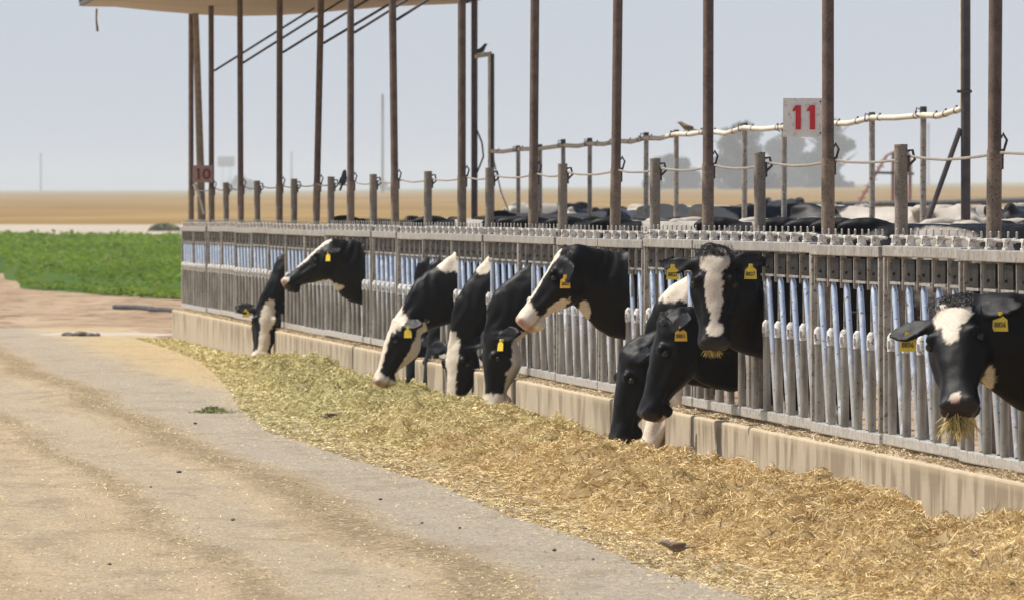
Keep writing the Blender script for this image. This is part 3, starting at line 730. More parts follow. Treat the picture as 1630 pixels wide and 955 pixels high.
# distant poles
for (px, y, Yp, rad, lab) in ((609,150,3200,.32,'tall thin utility pole far off in the haze left of the middle'), (65,244,6000,.45,'faint mast far out on the horizon at the far left'), (464,242,6000,.5,'faint mast on the horizon between the far roof posts'), (1478,196,4500,.35,'faint utility pole in the haze behind the right end of the pen')):
    p = at(px, y, Yp); r = empty('utility_pole', (p.x, p.y, -.3)); hgt = p.z+.3
    b = MB(); b.tube([(0,0,0),(0,0,hgt)], [rad*1.2, rad], 8); b.build('pole', M['trunk'], r)
    b = MB(); b.box((0,0,hgt*.94), (1.1,.08,.08)) if px in (1478,) else b.box((0,0,hgt-.6), (.25,.12,.3)); b.build('crossarm', M['trunk'], r)
    tag(r, lab, 'pole')
def tree(cx, y_top, y_bot, wpx, Yp, label, seed, lobes=9, group='trees far off in the haze'):
    rs = np.random.default_rng(seed); zc = H-(y_top-300)*Yp/F; hgt = zc+.3; wid = wpx*Yp/F
    r = empty('tree', ((cx-815)*Yp/F, Yp, -.3), (0,0,0))
    b = MB(); b.tube([(0,0,0),(wid*.02,0,hgt*.3),(0,0,hgt*.6),(wid*.02,0,hgt*.85)], [wid*.045,wid*.035,wid*.02,.05], 8)
    for k in range(6):
        a_ = k*1.1; b.tube([(0,0,hgt*(.22+.08*k)),(math.cos(a_)*wid*.2,math.sin(a_)*wid*.2,hgt*(.4+.07*k)),(math.cos(a_)*wid*.33,math.sin(a_)*wid*.33,hgt*(.5+.07*k))], [wid*.02,wid*.012,.04], 6)
    b.build('trunk', M['trunk'], r, True)
    C_ = []; R_ = []
    for k in range(lobes):
        u = rs.random()**1.25; ang = rs.random()*6.28; rr = wid*.36*rs.random()**.6*(1 - .5*u)
        C_.append((rr*math.cos(ang), rr*math.sin(ang), hgt*(.05+.82*u))); R_.append(wid*(.09+.11*rs.random())*(1-.30*u))
    C_ = np.array(C_); R_ = np.array(R_); n = 16000; k = rs.integers(0, lobes, n)
    d = rs.standard_normal((n,3)); d /= np.linalg.norm(d,axis=1)[:,None]
    c = C_[k] + d*(R_[k]*(.35+.75*rs.random(n)))[:,None]*np.array([1,1,.8]); ov = c[:,2] > hgt*.97; c[ov,2] = hgt*(.97 - .25*rs.random(ov.sum())); c[:,2] = np.maximum(c[:,2], .1)
    s = (.16 + .20*rs.random(n))*Yp/2200; a1 = rs.standard_normal((n,3)); a1 /= np.linalg.norm(a1,axis=1)[:,None]; a2 = np.cross(a1, rs.standard_normal((n,3))); a2 /= np.linalg.norm(a2,axis=1)[:,None]
    a1 *= s[:,None]; a2 *= s[:,None]
    V = np.stack([c-a1, c-a2, c+a1, c+a2],1).reshape(-1,3); g = rs.random(n)[:,None]
    col = (1-g)*np.array([.035,.055,.02])+g*np.array([.08,.115,.045])
    o = np_mesh('crown', V, np.arange(4*n).reshape(n,4), M['leaf'], np.repeat(col,4,0)); o.parent = r
    tag(r, label, 'tree', group)
tree(1070, 244, 300, 125, 3500, 'low hazy tree, the leftmost of the far clump behind the cows', 1, 16)
tree(1182, 186, 298, 150, 3000, 'greener hazy tree in the middle of the far clump', 2, 26)
tree(1322, 176, 297, 135, 3300, 'tall dark hazy tree right of the number 11 sign', 3, 26)
tree(1258, 212, 298, 140, 3700, 'broad hazy tree directly behind the number 11 sign', 4, 24)
tree(378, 275, 302, 60, 5500, 'faint low tree on the horizon behind the number 10 sign', 5, 7)
tree(610, 285, 302, 30, 5500, 'tiny faint tree on the horizon beside the thin utility pole', 6, 5)
tree(1155, 262, 298, 60, 4200, 'low faint tree at the foot of the far clump', 8, 6)
p = at(360, 250, 5500); r = empty('water_tower', (p.x, p.y, -.3)); hh_ = p.z+.3
b = MB(); b.box((0,0,hh_-2.6), (4.5,4.5,2.8)); b.build('tank', M['galv'], r, bevel=.3)
for sx in (-1,1):
    for sy in (-1,1):
        b = MB(); b.tube([(sx*2.3,sy*2.3,0),(sx*1.9,sy*1.9,hh_-3)], .14, 6); b.build('leg', M['galv'], r)
tag(r, 'faint boxy tank on legs on the horizon above the low hazy tree', 'tower')
# grey-green dry bush at the crop corner
def bush(px, y, Yp, w, h, label, cols, n=3500):
    c0 = at(px, y, Yp); d = RNG.standard_normal((n,3)); d /= np.linalg.norm(d,axis=1)[:,None]; c = d*(RNG.random(n)**.4)[:,None]*np.array([w,w,h]); c[:,2] = np.abs(c[:,2])
    s = .03 + .04*RNG.random(n); s *= Yp/200; a1 = RNG.standard_normal((n,3)); a1 /= np.linalg.norm(a1,axis=1)[:,None]; a2 = np.cross(a1, RNG.standard_normal((n,3))); a2 /= np.linalg.norm(a2,axis=1)[:,None]
    V = np.stack([c-a1*s[:,None], c-a2*s[:,None], c+a1*s[:,None], c+a2*s[:,None]],1).reshape(-1,3); g = RNG.random(n)[:,None]
    o = np_mesh('bush', V, np.arange(4*n).reshape(n,4), M['leaf'], np.repeat((1-g)*np.array(cols[0])+g*np.array(cols[1]),4,0)); o.location = (c0.x, c0.y, -.31); tag(o, label, 'bush')
bush(262, 366, 420, .6, .26, 'dull grey-green bush at the back edge of the green crop', ((.16,.18,.09),(.30,.31,.18)))
bush(82, 455, 186, .30, .38, 'dark green weed at the front edge of the green crop', ((.02,.05,.012),(.05,.09,.025)))

# ------------------------------------------------------------------ cows
HEAD = [(-.075,-.055,-.135,.045),(-.05,-.02,-.16,.078),(0,.004,-.175,.094),(.05,.012,-.215,.106),(.10,.012,-.238,.115),(.15,.010,-.250,.118),(.20,.006,-.245,.113),
        (.25,.0,-.226,.101),(.30,-.003,-.200,.090),(.35,-.008,-.170,.077),(.40,-.012,-.145,.071),(.44,-.010,-.145,.077),(.475,-.010,-.148,.082),(.503,-.014,-.143,.079),(.520,-.026,-.134,.068),(.530,-.045,-.118,.048)]
def head_rings(M4):
    out = []
    for hx, tp, bt, w in HEAD:
        cz = (tp+bt)/2; hh = (tp-bt)/2; ring = []
        for k in range(28):
            a = 2*math.pi*k/28; c_, s_ = math.cos(a), math.sin(a)
            ex = .82; yy = math.copysign(abs(c_)**ex, c_)*w; zz = math.copysign(abs(s_)**.9, s_)*hh
            jaw = 1 - .38*max(0, -s_)**1.2 - .12*max(0, s_)
            ring.append(M4 @ Vector((hx, yy*jaw, cz+zz)))
        out.append(ring)
    return out
def ear_rings(M4, side, droop, back):
    b0 = Vector((.035, side*.082, -.045)); d = Vector((back, side, -droop)).normalized(); L = .185
    nrm = Vector((-.15, 0, 1)).normalized(); nrm = (nrm - d*nrm.dot(d)).normalized(); wv = d.cross(nrm)
    out = []
    for u, w, t_ in ((0,.026,.024),(.12,.040,.021),(.3,.056,.016),(.5,.067,.014),(.7,.060,.013),(.88,.038,.012),(1,.012,.008)):
        ring = []; c = b0 + d*L*u - wv*.012*math.sin(u*3)
        for k in range(14):
            a = 2*math.pi*k/14
            p = c + wv*math.cos(a)*w + nrm*(math.sin(a)*t_ + .016*(abs(math.cos(a))**2)*min(1,u*3) - .01)
            ring.append(M4 @ p)
        out.append(ring)
    return out, b0, d, wv, nrm
WHITE = np.array([.78,.68,.54]); BLACK = np.array([.0036,.0029,.0026]); PINK = np.array([.50,.27,.21]); SLATE = np.array([.045,.038,.036])
cowcount = 0
def make_cow(label, pxf=None, pose=None, poll=None, muz=None, up=(0,0,1), zb=.97, patches=(), tags=(), voxel=.0125, root=None, yaw=0, sz=1.0,
             wb=.12, neckmid=None, head_scale=1.0, ears=((.15,-.05),(.15,-.05)), bx=0.0, rm=.20, rb=.285, forelock=False, body_yaw=0, group=None, necks=1.0, tongue=False):
    global cowcount; cowcount += 1
    if pxf is not None:
        Yc = Yf(pxf); r = empty('cow', P(Yc, 0, 0), (0,0,math.pi+ANG)); clear_unit(Yc)
        def loc(px, y, d):
            Yp = Yc - d; s = F/Yp; return Vector((A-(px+481)/s, d, H-(y-338.5)/s))
        poll = loc(*poll); muz = loc(*muz)
    else:
        r = empty('cow', root, (0,0,yaw)); poll = Vector(poll); muz = Vector(muz)
    ax = (muz-poll).normalized(); upv = Vector(up); upv = (upv-ax*upv.dot(ax)).normalized(); lat = upv.cross(ax)
    hs = head_scale*1.0
    M4 = Matrix.Translation(poll) @ Matrix((ax, lat, upv)).transposed().to_4x4() @ Matrix.Diagonal((.95*hs, 1.10*hs, 1.03*hs, 1))
    mb = MB(); mb.rings(head_rings(M4))
    for sd in (-1,1):
        mb.ball(M4 @ Vector((.145, sd*.080, -.020)), .030*hs, nu=12, nv=8)      # brow
        mb.ball(M4 @ Vector((.498, sd*.046, -.038)), .027*hs, nu=12, nv=8)      # nostril wing
        mb.ball(M4 @ Vector((.455, sd*.03, -.140)), (.04*hs,)*3, nu=12, nv=8)    # chin
        mb.ball(M4 @ Vector((.20, sd*.070, -.105)), (.05*hs,)*3, nu=12, nv=8)   # cheek
    einfo = []
    for sd, (dr, bk) in zip((-1,1), ears):
        rg, b0, d, wv, nrm = ear_rings(M4, sd, dr, bk); mb.rings(rg); einfo.append((sd, b0, d, wv, nrm))
    # neck
    D = M4 @ Vector((.01,0,-.095)); E = M4 @ Vector((.10,0,-.11))
    Bp = Vector((bx,0,zb)); Ap = Vector((-.38+bx*.7,0,.99)); A0 = Vector((-.62+bx*.6,0,1.0))
    mid = Vector(neckmid) if neckmid else Bp.lerp(D,.5)+Vector((.0,0,.02))
    ctrl = [A0, Ap, Bp, mid, D, E]; rad = [(.24,.38),(.20,.35),(.125*necks,rb*necks),(.105*necks,rm*necks),(.09*hs,.118*hs),(.065*hs,.085*hs)]
    rings = []
    def cr(p0,p1,p2,p3,u): return .5*((2*p1)+(p2-p0)*u+(2*p0-5*p1+4*p2-p3)*u*u+(3*p1-p0-3*p2+p3)*u**3)
    Nn = []
    for i in range(len(ctrl)-1):
        p0 = ctrl[max(i-1,0)]; p3 = ctrl[min(i+2,len(ctrl)-1)]
        for k in range(6 if i < len(ctrl)-2 else 7):
            u = k/6; q = cr(p0,ctrl[i],ctrl[i+1],p3,u); ra = rad[i]; rb = rad[i+1]; us = u*u*(3-2*u)
            Nn.append((q, (ra[0]+(rb[0]-ra[0])*us, ra[1]+(rb[1]-ra[1])*us), (i+u)/(len(ctrl)-1)))
    for j, (q, rr, w) in enumerate(Nn):
        tg = (Nn[min(j+1,len(Nn)-1)][0]-Nn[max(j-1,0)][0]).normalized()
        latd = lat if lat.dot(Vector((0,1,0))) >= 0 else -lat
        sdv = Vector((0,1,0)).lerp(latd, max(0,(w-.6)/.4)); sdv = (sdv - tg*sdv.dot(tg)).normalized(); uu = sdv.cross(tg) if sdv.cross(tg).z*0+1 else None
        ring = []
        for k in range(24):
            a = 2*math.pi*k/24; c_, s_ = math.cos(a), math.sin(a)
            ring.append(q + sdv*c_*rr[0]*(1-.25*abs(s_)) + uu*s_*rr[1])
        rings.append(ring)
    mb.rings(rings)
    # trunk of the body
    bod = [(-.16,.93,.08,.17),(-.27,.95,.17,.30),(-.42,.96,.22,.39),(-.62,.98,.25,.43),(-.9,.97,.30,.445),(-1.2,.955,.33,.45),(-1.5,.965,.33,.44),(-1.75,1.0,.30,.405),(-1.95,1.06,.25,.32),(-2.08,1.10,.17,.22),(-2.15,1.12,.07,.11)]
    by = math.tan(body_yaw); rings = []
    def B(x, y, z): return Vector((x, y + (x+.2)*by*(-1), 0)) + Vector((0,0,z*sz))
    for x, cz, hw, hh in bod:
        ring = []
        for k in range(30):
            a = 2*math.pi*k/30; c_, s_ = math.cos(a), math.sin(a)
            tent = 1 - .30*max(0,s_)**1.5
            ring.append(B(x, c_*hw*tent, cz + s_*hh))
        rings.append(ring)
    mb.rings(rings)
    if True:
        for sd in (-1,1):
            mb.ball(B(-1.62, sd*.17, 1.375), (.09,.07,.055)); mb.ball(B(-2.0, sd*.09, 1.30), (.07,.05,.06)); mb.ball(B(-.48, sd*.15, 1.10), (.16,.10,.24)); mb.ball(B(-1.8, sd*.17, .95), (.22,.13,.30))
            mb.tube([B(-.48,sd*.17,.95),B(-.45,sd*.18,.62),B(-.46,sd*.17,.40),B(-.47,sd*.17,.14),B(-.44,sd*.17,.07),B(-.42,sd*.17,.0)], [.11,.075,.055,.038,.05,.058], 12)
            mb.tube([B(-1.82,sd*.18,.95),B(-1.72,sd*.2,.72),B(-1.90,sd*.19,.52),B(-1.87,sd*.18,.30),B(-1.84,sd*.18,.12),B(-1.80,sd*.18,.0)], [.17,.12,.06,.045,.04,.058], 12)
        mb.ball(B(-.55,0,1.39), (.16,.06,.05)); mb.ball(B(-1.62,0,.56), (.20,.17,.15)); mb.ball(B(-1.9,0,1.40),(.12,.05,.04))
        mb.tube([B(-2.1,0,1.34),B(-2.2,0,1.25),B(-2.2,0,.8),B(-2.19,0,.45)], [.035,.03,.022,.045], 8)
    me0 = mb.mesh('tmp'); ob = bpy.data.objects.new('body', me0); link(ob)
    m = ob.modifiers.new('r','REMESH'); m.mode = 'VOXEL'; m.voxel_size = voxel; m.use_smooth_shade = True
    m = ob.modifiers.new('s','SMOOTH'); m.factor = .5; m.iterations = 5 if voxel < .02 else 2
    dg = bpy.context.evaluated_depsgraph_get(); me = bpy.data.meshes.new_from_object(ob.evaluated_get(dg)); ob.modifiers.clear(); ob.data = me; bpy.data.meshes.remove(me0)
    me.materials.clear(); me.materials.append(M['hide']); me.name = 'body'
    nv = len(me.vertices); co = np.empty(nv*3, dtype=np.float32); me.vertices.foreach_get('co', co); co = co.reshape(-1,3).astype(np.float64)
    Mi = np.array(M4.inverted()); hc = co @ Mi[:3,:3].T + Mi[:3,3]
    # nostrils, mouth line, eye hollows, wrinkles
    nm = np.empty(nv*3, dtype=np.float32); me.vertices.foreach_get('normal', nm); nm = nm.reshape(-1,3).astype(np.float64)
    dis = np.zeros(nv)
    nost = np.exp(-((hc[:,0]-.507)/.014)**2 - ((np.abs(hc[:,1])-.046)/.014)**2 - ((hc[:,2]+.055)/.014)**2); dis -= .016*nost
    onhead = (hc[:,0] > .33) & (hc[:,0] < .56) & (np.abs(hc[:,1]) < .1) & (hc[:,2] < -.05) & (hc[:,2] > -.2)
    mouth = np.exp(-((hc[:,2]+.112+.03*(.5-hc[:,0]))/.007)**2)*onhead; dis -= .008*mouth
    eyeh = np.exp(-(((hc[:,0]-.165)/.03)**2 + ((np.abs(hc[:,1])-.115)/.03)**2 + ((hc[:,2]+.04)/.025)**2)); dis -= .008*eyeh
    infrag = (co[:,0] > -1.0)
    dis += .0026*vnoise(co*26, 3) + .0065*vnoise(co*9, 4) + .010*vnoise(co*4.5, 8)*(hc[:,0] < .0)
    ah = np.abs(hc[:,1]); hd = (hc[:,0] > -.05) & (hc[:,0] < .56) & (ah < .16)
    def g3(x, y, z, a, b, c_): return np.exp(-((hc[:,0]-x)/a)**2 - ((ah-y)/b)**2 - ((hc[:,2]-z)/c_)**2)*hd
    dis += .009*g3(.27,.085,-.085,.10,.03,.014) - .010*g3(.31,.08,-.045,.07,.03,.022) - .010*g3(.09,.105,-.03,.03,.03,.03) - .007*g3(.33,.08,-.13,.07,.03,.025) + .007*g3(.20,.11,-.15,.05,.03,.05) + .005*g3(.165,.105,-.02,.03,.02,.008) - .006*g3(.165,.10,-.068,.035,.03,.010)
    fold = np.sin(co[:,0]*70 + 6*vnoise(co*5, 6) + co[:,2]*25); dis += .0028*fold*((co[:,0] > -.1) & (hc[:,0] < -.05))
    co2 = co + nm*dis[:,None]; me.vertices.foreach_set('co', co2.astype(np.float32).ravel())
    # coat
    fz = .20*vnoise(co*18, cowcount) + .26*vnoise(co*60, cowcount+9)
    white = np.zeros(nv)
    for pt in patches:
        sp, c, rr = pt[0], np.array(pt[1]), np.array(pt[2]); src = hc if sp == 'h' else co
        dd = (((src-c)/rr)**2).sum(1) + fz*1.2; val = np.clip((1-dd)*9+.5, 0, 1)
        if len(pt) > 3 and pt[3] == 'k': white *= 1-val
        else: white = np.maximum(white, val)
    big = vnoise(co*np.array([1.7,2.0,1.5]) + cowcount*7.3, cowcount+30) + .12*fz
    bodyw = np.clip((big-.06+wb)*16, 0, 1)*(co[:,0] < -.75); white = np.maximum(white, bodyw)
    legs = (co[:,2] < .55) & (co[:,0] < -.3); white = np.where(legs, np.clip(white + (vnoise(co*4, 77) > -.3)*1.0, 0, 1), white)
    wtone = np.where((co[:,0] < -.45)[:,None], np.array([.50,.45,.38]), WHITE)
    col = BLACK*(1-white)[:,None] + wtone*white[:,None]
    # dusty back on the pale coat
    dusty = np.clip(vnoise(co*3, 50+cowcount)*1.2, 0, .55)*(co[:,0] < -.3)
    col = col*(1-dusty[:,None]*.5) + np.array([.22,.17,.12])*dusty[:,None]*.5*white[:,None] + np.array([.04,.032,.026])*(dusty*.5*(1-white)*(co[:,0] < -.5))[:,None]
    mz = np.clip((hc[:,0]-.478)*40, 0, 1)*(hc[:,0] < .6)*(np.abs(hc[:,1]) < .1); pk = white*.0
    col = col*(1-.85*mz[:,None]) + (SLATE*(1-white)[:,None] + PINK*white[:,None])*(.85*mz)[:,None]
    dark = np.clip(nost*1.5 + mouth*.9*(1-white*.5), 0, 1); col = col*(1-dark[:,None]) + np.array([.012,.008,.007])*dark[:,None]
    ca = me.color_attributes.new('tint','FLOAT_COLOR','POINT'); cc = np.ones((nv,4), dtype=np.float32); cc[:,:3] = np.clip(col,0,1); ca.data.foreach_set('color', cc.ravel())
    me.polygons.foreach_set('use_smooth', np.ones(len(me.polygons), dtype=bool)); me.update()
    ob.parent = r
    if voxel < .02:
        for sd in (-1,1):
            b = MB(); b.ball(M4 @ Vector((.165, sd*.096, -.042)), .0195*hs, nu=14, nv=10); b.build('eye', M['eye'], r, True)
    # ear tags
    for (side, txt, mt, pos, flip) in tags:
        sd, b0, d, wv, nrm = [e for e in einfo if e[0] == side][0]
        R3 = M4.to_3x3().normalized(); c = Vector((0,0,-.03)) + M4 @ (b0 + d*.185*pos - Vector((0,0,0)))
        outn = Vector(flip).normalized()                     # the way the face of the tag looks, cow space
        dn = Vector((0,0,-1)); dn = (dn - outn*dn.dot(outn)).normalized(); rt = outn.cross(dn)   # right-hand reading direction
        T = Matrix((rt, -dn, outn)).transposed()
        def tp(x, y, z=0): return c + outn*.03 + T @ Vector((x, y, z))
        shp = [(-.010,.030),(.010,.030),(.013,.012),(.031,-.002),(.034,-.050),(-.034,-.050),(-.031,-.002),(-.013,.012)]
        b = MB(); vs = [tp(x,y-.01,0) for x,y in shp]+[tp(x,y-.01,.0025) for x,y in shp]; n = 8
        b.add(vs, [tuple(range(7,-1,-1)), tuple(range(8,16))]+[(k,(k+1)%8,(k+1)%8+8,k+8) for k in range(8)])
        tg_ = b.build('ear_tag', M[mt], r)
        b = MB(); b.tube([tp(0,.012,-.02), tp(0,.012,.008)], .008, 10); b.build('tag_button', M[mt], tg_)
        if txt:
            cu = bpy.data.curves.new('tag_number','FONT'); cu.body = txt; cu.size = .029; cu.align_x = 'CENTER'; cu.align_y = 'CENTER'; cu.extrude = .0004; cu.offset = .0008
            to = bpy.data.objects.new('tmp', cu); link(to); dg = bpy.context.evaluated_depsgraph_get(); tm = bpy.data.meshes.new_from_object(to.evaluated_get(dg)); bpy.data.objects.remove(to)
            for v in tm.vertices: v.co = tp(v.co.x*.88, v.co.y-.034, .0034+v.co.z)
            tm.name = 'tag_number'; tm.materials.clear(); tm.materials.append(M['ink']); to = bpy.data.objects.new('tag_number', tm); link(to); to.parent = tg_
    if forelock:
        rs = np.random.default_rng(cowcount); V = []; Q = []
        for k in range(1500):
            hx = rs.uniform(-.055,.012); hy = rs.normal(0,.042); p = Vector((hx, max(-.09,min(.09,hy)), .004 - .25*hy*hy*10*.3))
            d = Vector((rs.normal(.5,.5), rs.normal(0,.5), rs.uniform(.1,.7))).normalized(); L = rs.uniform(.006,.013); w = .0010
            sdv = d.cross(Vector((rs.normal(),rs.normal(),rs.normal()))).normalized()*w
            p1 = p + d*L*.6; p2 = p1 + (d + Vector((.9,rs.normal(0,.4),-.8))).normalized()*L*.6
            bI = len(V); V += [M4@(p-sdv), M4@(p+sdv), M4@(p1+sdv), M4@(p1-sdv), M4@(p2+sdv*.4), M4@(p2-sdv*.4)]; Q += [(bI,bI+1,bI+2,bI+3),(bI+3,bI+2,bI+4,bI+5)]
        o = np_mesh('forelock', [tuple(v) for v in V], Q, M['hair']); o.parent = r
    if tongue:
        b = MB(); b.ball(M4 @ Vector((.475,.0,-.125)), (.03,.03,.012)); b.build('tongue', M['tongue'], r, True)
    tag(r, label, 'cow', group)
    r['_m4'] = [list(x) for x in M4]
    MW[r.name] = (r, M4)
    return r
MW = {}
FEED = 'cows with their heads through the headlocks'
N_ = (0,.0,0)
# far left, facing the camera, head down
make_cow('black cow farthest left, head lowered facing the camera with crooked white blaze', 456, None, (424,484,.10), (414,558,.24), up=(.25,1,.15), bx=-.10, rm=.15, zb=.92,
    patches=(('h',(.12,.025,0),(.16,.06,.09)),('h',(.35,.02,0),(.2,.045,.08)),('h',(.50,0,-.05),(.07,.10,.12))), tags=((-1,'','tag',.45,(.3,1,0)),(1,'','tagorange',.5,(0,1,0))), group=FEED,
    ears=((.05,-.05),(.05,-.05)), necks=.8, head_scale=1.1, neckmid=(.06,.04,.78))
# profile, raised
make_cow('black cow raising its head in profile above the far end, white stripe down the face', 582, None, (519,388,.02), (446,443,.02), up=(.6,.05,1), zb=.97,
    patches=(('h',(.16,0,.01),(.24,.05,.055)),('h',(.50,0,-.04),(.06,.1,.03)),('h',(.25,0,-.26),(.10,.08,.06)),('b',(.28,0,.84),(.09,.2,.035)),), tags=((1,'','tag',.35,(.85,.5,.1)),), group=FEED,
    ears=((.3,-.45),(.3,-.45)), neckmid=(.20,0,1.07))
# two behind the white-faced one
make_cow('black cow mostly hidden behind the white-jawed cow, its thin neck leftmost of three', 684, None, (655,540,0), (643,625,.05), up=(1,.3,.2), bx=-.10, rb=.27, rm=.15, zb=.99, patches=(), group=FEED, necks=.8, voxel=.016)
make_cow('black cow squeezed between two others, muzzle down just right of the white-nosed cow', 704, None, (684,546,.0), (670,628,.05), up=(1,.2,.3), bx=-.10, rb=.27, rm=.15, zb=.99, patches=(('h',(.3,.09,-.1),(.05,.04,.05)),), group=FEED, necks=.8, voxel=.016)
make_cow('cow feeding head down in profile with white forehead stripe, white nose and jaw', 729, None, (629,508,.10), (591,604,.12), up=(1,.15,.45), bx=-.12, rb=.33, rm=.21, zb=.91,
    patches=(('h',(.02,0,-.02),(.10,.12,.07)),('h',(.24,-.0,.0),(.36,.05,.055)),('h',(.50,0,-.06),(.075,.12,.12)),('h',(.27,.04,-.20),(.33,.10,.055)),('b',(.07,0,1.12),(.11,.3,.10)),('b',(.0,0,1.22),(.04,.3,.05))),
    tags=((1,'','tag',.4,(.6,.8,0)),), group=FEED, ears=((.2,-.35),(.75,-.45)), neckmid=(.14,.04,.84), head_scale=1.0)
make_cow('black cow with head straight down showing a broad white blaze, neck edged white', 778, None, (722,545,.08), (714,640,.16), up=(.75,.75,.1), bx=-.13, rb=.31, rm=.18, zb=.90,
    patches=(('h',(.10,.0,0),(.18,.055,.08)),('h',(.35,-.0,0),(.25,.042,.07)),('b',(.04,0,1.13),(.07,.3,.10)),('b',(-.02,0,1.21),(.08,.3,.08))), tags=(), group=FEED, ears=((.2,-.3),(.3,-.4)), neckmid=(.06,.03,.80))
make_cow('black cow head down with large white jaw and muzzle, yellow tag in its ear', 845, None, (774,534,.08), (770,656,.12), up=(1,.35,-.15), bx=-.14, rb=.32, rm=.195, zb=.89,
    patches=(('h',(.50,0,-.06),(.10,.12,.12)),('h',(.30,.05,-.19),(.32,.12,.085)),('b',(.05,0,.56),(.10,.25,.13)),), tags=((1,'','tag',.3,(.9,.5,.1)),), group=FEED, ears=((.2,-.3),(.5,-.35)), neckmid=(.09,.03,.82), head_scale=1.02)
make_cow('black cow holding its head level in profile with pinkish white muzzle and chin', 1000, None, (893,402,.05), (816,508,.05), up=(.85,.05,.5), zb=.98,
    patches=(('h',(.06,0,.02),(.09,.05,.05)),('h',(.30,0,.008),(.24,.035,.045)),('h',(.48,0,-.06),(.11,.12,.12)),('h',(.36,0,-.165),(.22,.1,.05)),('b',(.27,0,.86),(.035,.2,.08))),
    tags=((1,'2803','tagorange',.55,(.5,.9,0)),), group=FEED, ears=((.3,-.5),(.45,.75)), neckmid=(.22,0,1.07), forelock=True)
make_cow('cow with tan-white face buried in the hay, behind two black heads', 1090, None, (1058,596,-.02), (1006,730,0), up=(1,.2,.5), bx=-.08, rm=.15, rb=.22, zb=.93,
    patches=(('h',(.3,0,-.1),(.50,.2,.3)),('b',(.03,0,1.06),(.20,.3,.11))), group=FEED, necks=.9, ears=((.3,-.5),(.3,-.5)), neckmid=(.10,0,.76), voxel=.014)
make_cow('black cow feeding lowest with a pale horn bud, left of the pair of black heads', 1134, None, (992,560,.0), (970,684,.03), up=(1,.2,.15), bx=-.05, rb=.24, rm=.16, zb=.72,
    patches=(), group=FEED, ears=((.1,-.1),(.1,-.2)), neckmid=(.24,0,.68), necks=.9)
make_cow('all black cow head down in profile with tongue showing and an orange-yellow tag', 1172, None, (1052,512,.18), (1012,655,.20), up=(1,.12,.3), rb=.25, rm=.185, zb=.75,
    patches=(('h',(.50,0,-.13),(.04,.05,.03)),), tags=((1,'8801','tagorange',.5,(.2,1,0)),), group=FEED, ears=((.1,-.2),(.25,-.55)), neckmid=(.24,.1,.79), forelock=True, tongue=True, head_scale=1.06)
c11 = make_cow('black cow facing the camera with a long white blaze and straw in its mouth', 1213, None, (1136,404,.30), (1137,543,.46), up=(.1,1,.25), zb=.97,
    patches=(('h',(.04,0,0),(.085,.074,.08)),('h',(.19,-.0,0),(.18,.046,.08)),('h',(.34,0,0),(.12,.022,.08)),('h',(.43,0,0),(.045,.045,.06))),
    tags=((-1,'8827','tag',.62,(.15,1,.05)),(1,'8827','tag',.55,(.35,.9,.05))), group=FEED, ears=((.12,-.05),(.12,-.05)), neckmid=(.16,.15,.98), forelock=True)
c12 = make_cow('black cow at the far right with a white forehead diamond and yellow tags 8856', 1672, None, (1512,486,.10), (1517,630,.40), up=(.38,1,.1), zb=.90,
    patches=(('h',(.045,-.0,0),(.085,.078,.08)),('h',(.13,0,0),(.075,.035,.06)),('h',(.485,.0,-.01),(.028,.022,.04)),('b',(.27,0,.79),(.03,.2,.06))),
    tags=((-1,'8856','tag',.55,(.15,1,.0)),(1,'8856','tag',.55,(.40,.9,.0))), group=FEED, ears=((.12,-.05),(.12,-.05)), neckmid=(.24,.06,.95), forelock=True, head_scale=1.02)

# cows standing in the pen, only their backs show over the fence
def back_cow(px, off, yaw, label, sz=1.0, wb=.26):
    sz = 1+(sz-1)*.95
    """px: where the middle of the back is seen; off: metres behind the fence; yaw: heading, 0 = away from the fence"""
    Y = F*(A+off)/(px+481); c = P(Y, off, 0); hd = Vector((math.cos(yaw+ANG), math.sin(yaw+ANG), 0)); c = c + hd*1.1
    make_cow(label, None, None, (.62,0,1.02*sz), (.86,0,.55), up=(1,0,.4), zb=1.0*sz, voxel=.028, root=(c.x, c.y, zg(c.y)), yaw=yaw+ANG, sz=sz, wb=wb, group='cows standing in the pen behind the fence')
PI = math.pi
back_cow(1085, 3.6, 1.1, 'dark cow whose back rises highest just left of the third tall post', 1.08)
back_cow(1000, 3.4, -1.9, 'cow back with broad white patch between two black ones, past the fourth tall post', 1.06)
back_cow(1180, 3.8, .4, 'greyish white cow back just right of the third tall post', 1.09)
back_cow(1390, 3.6, 2.6, 'pale cow back with dark hump beside the nearest short post', 1.08)
back_cow(1640, 3.8, 1.3, 'white cow back at the right edge behind the nearest tall post', 1.08)
back_cow(880, 3.6, PI-.3, 'long dark cow back beyond the fifth tall post', 1.04)
back_cow(740, 3.5, .6, 'low dark cow back between the sixth and seventh tall posts', 1.0)
back_cow(885, 9.0, .5, 'dusty cow standing far back in the pen, seen between two posts', 1.08)
back_cow(1258, 9.5, -1.35, 'dark cow with pale top seen end on far back in the pen', 1.16)
back_cow(1120, 5.6, -.5, 'cow back with grey ridges, second row behind the third tall post', 1.10)
back_cow(1320, 5.4, 1.9, 'pale cow back in the second row behind the number 11 sign post', 1.10)
back_cow(1530, 5.2, -2.5, 'mottled cow back in the second row beside the black braced post', 1.09)
back_cow(960, 6.0, 1.0, 'white and dark cow back in the second row beyond the fourth tall post', 1.08)

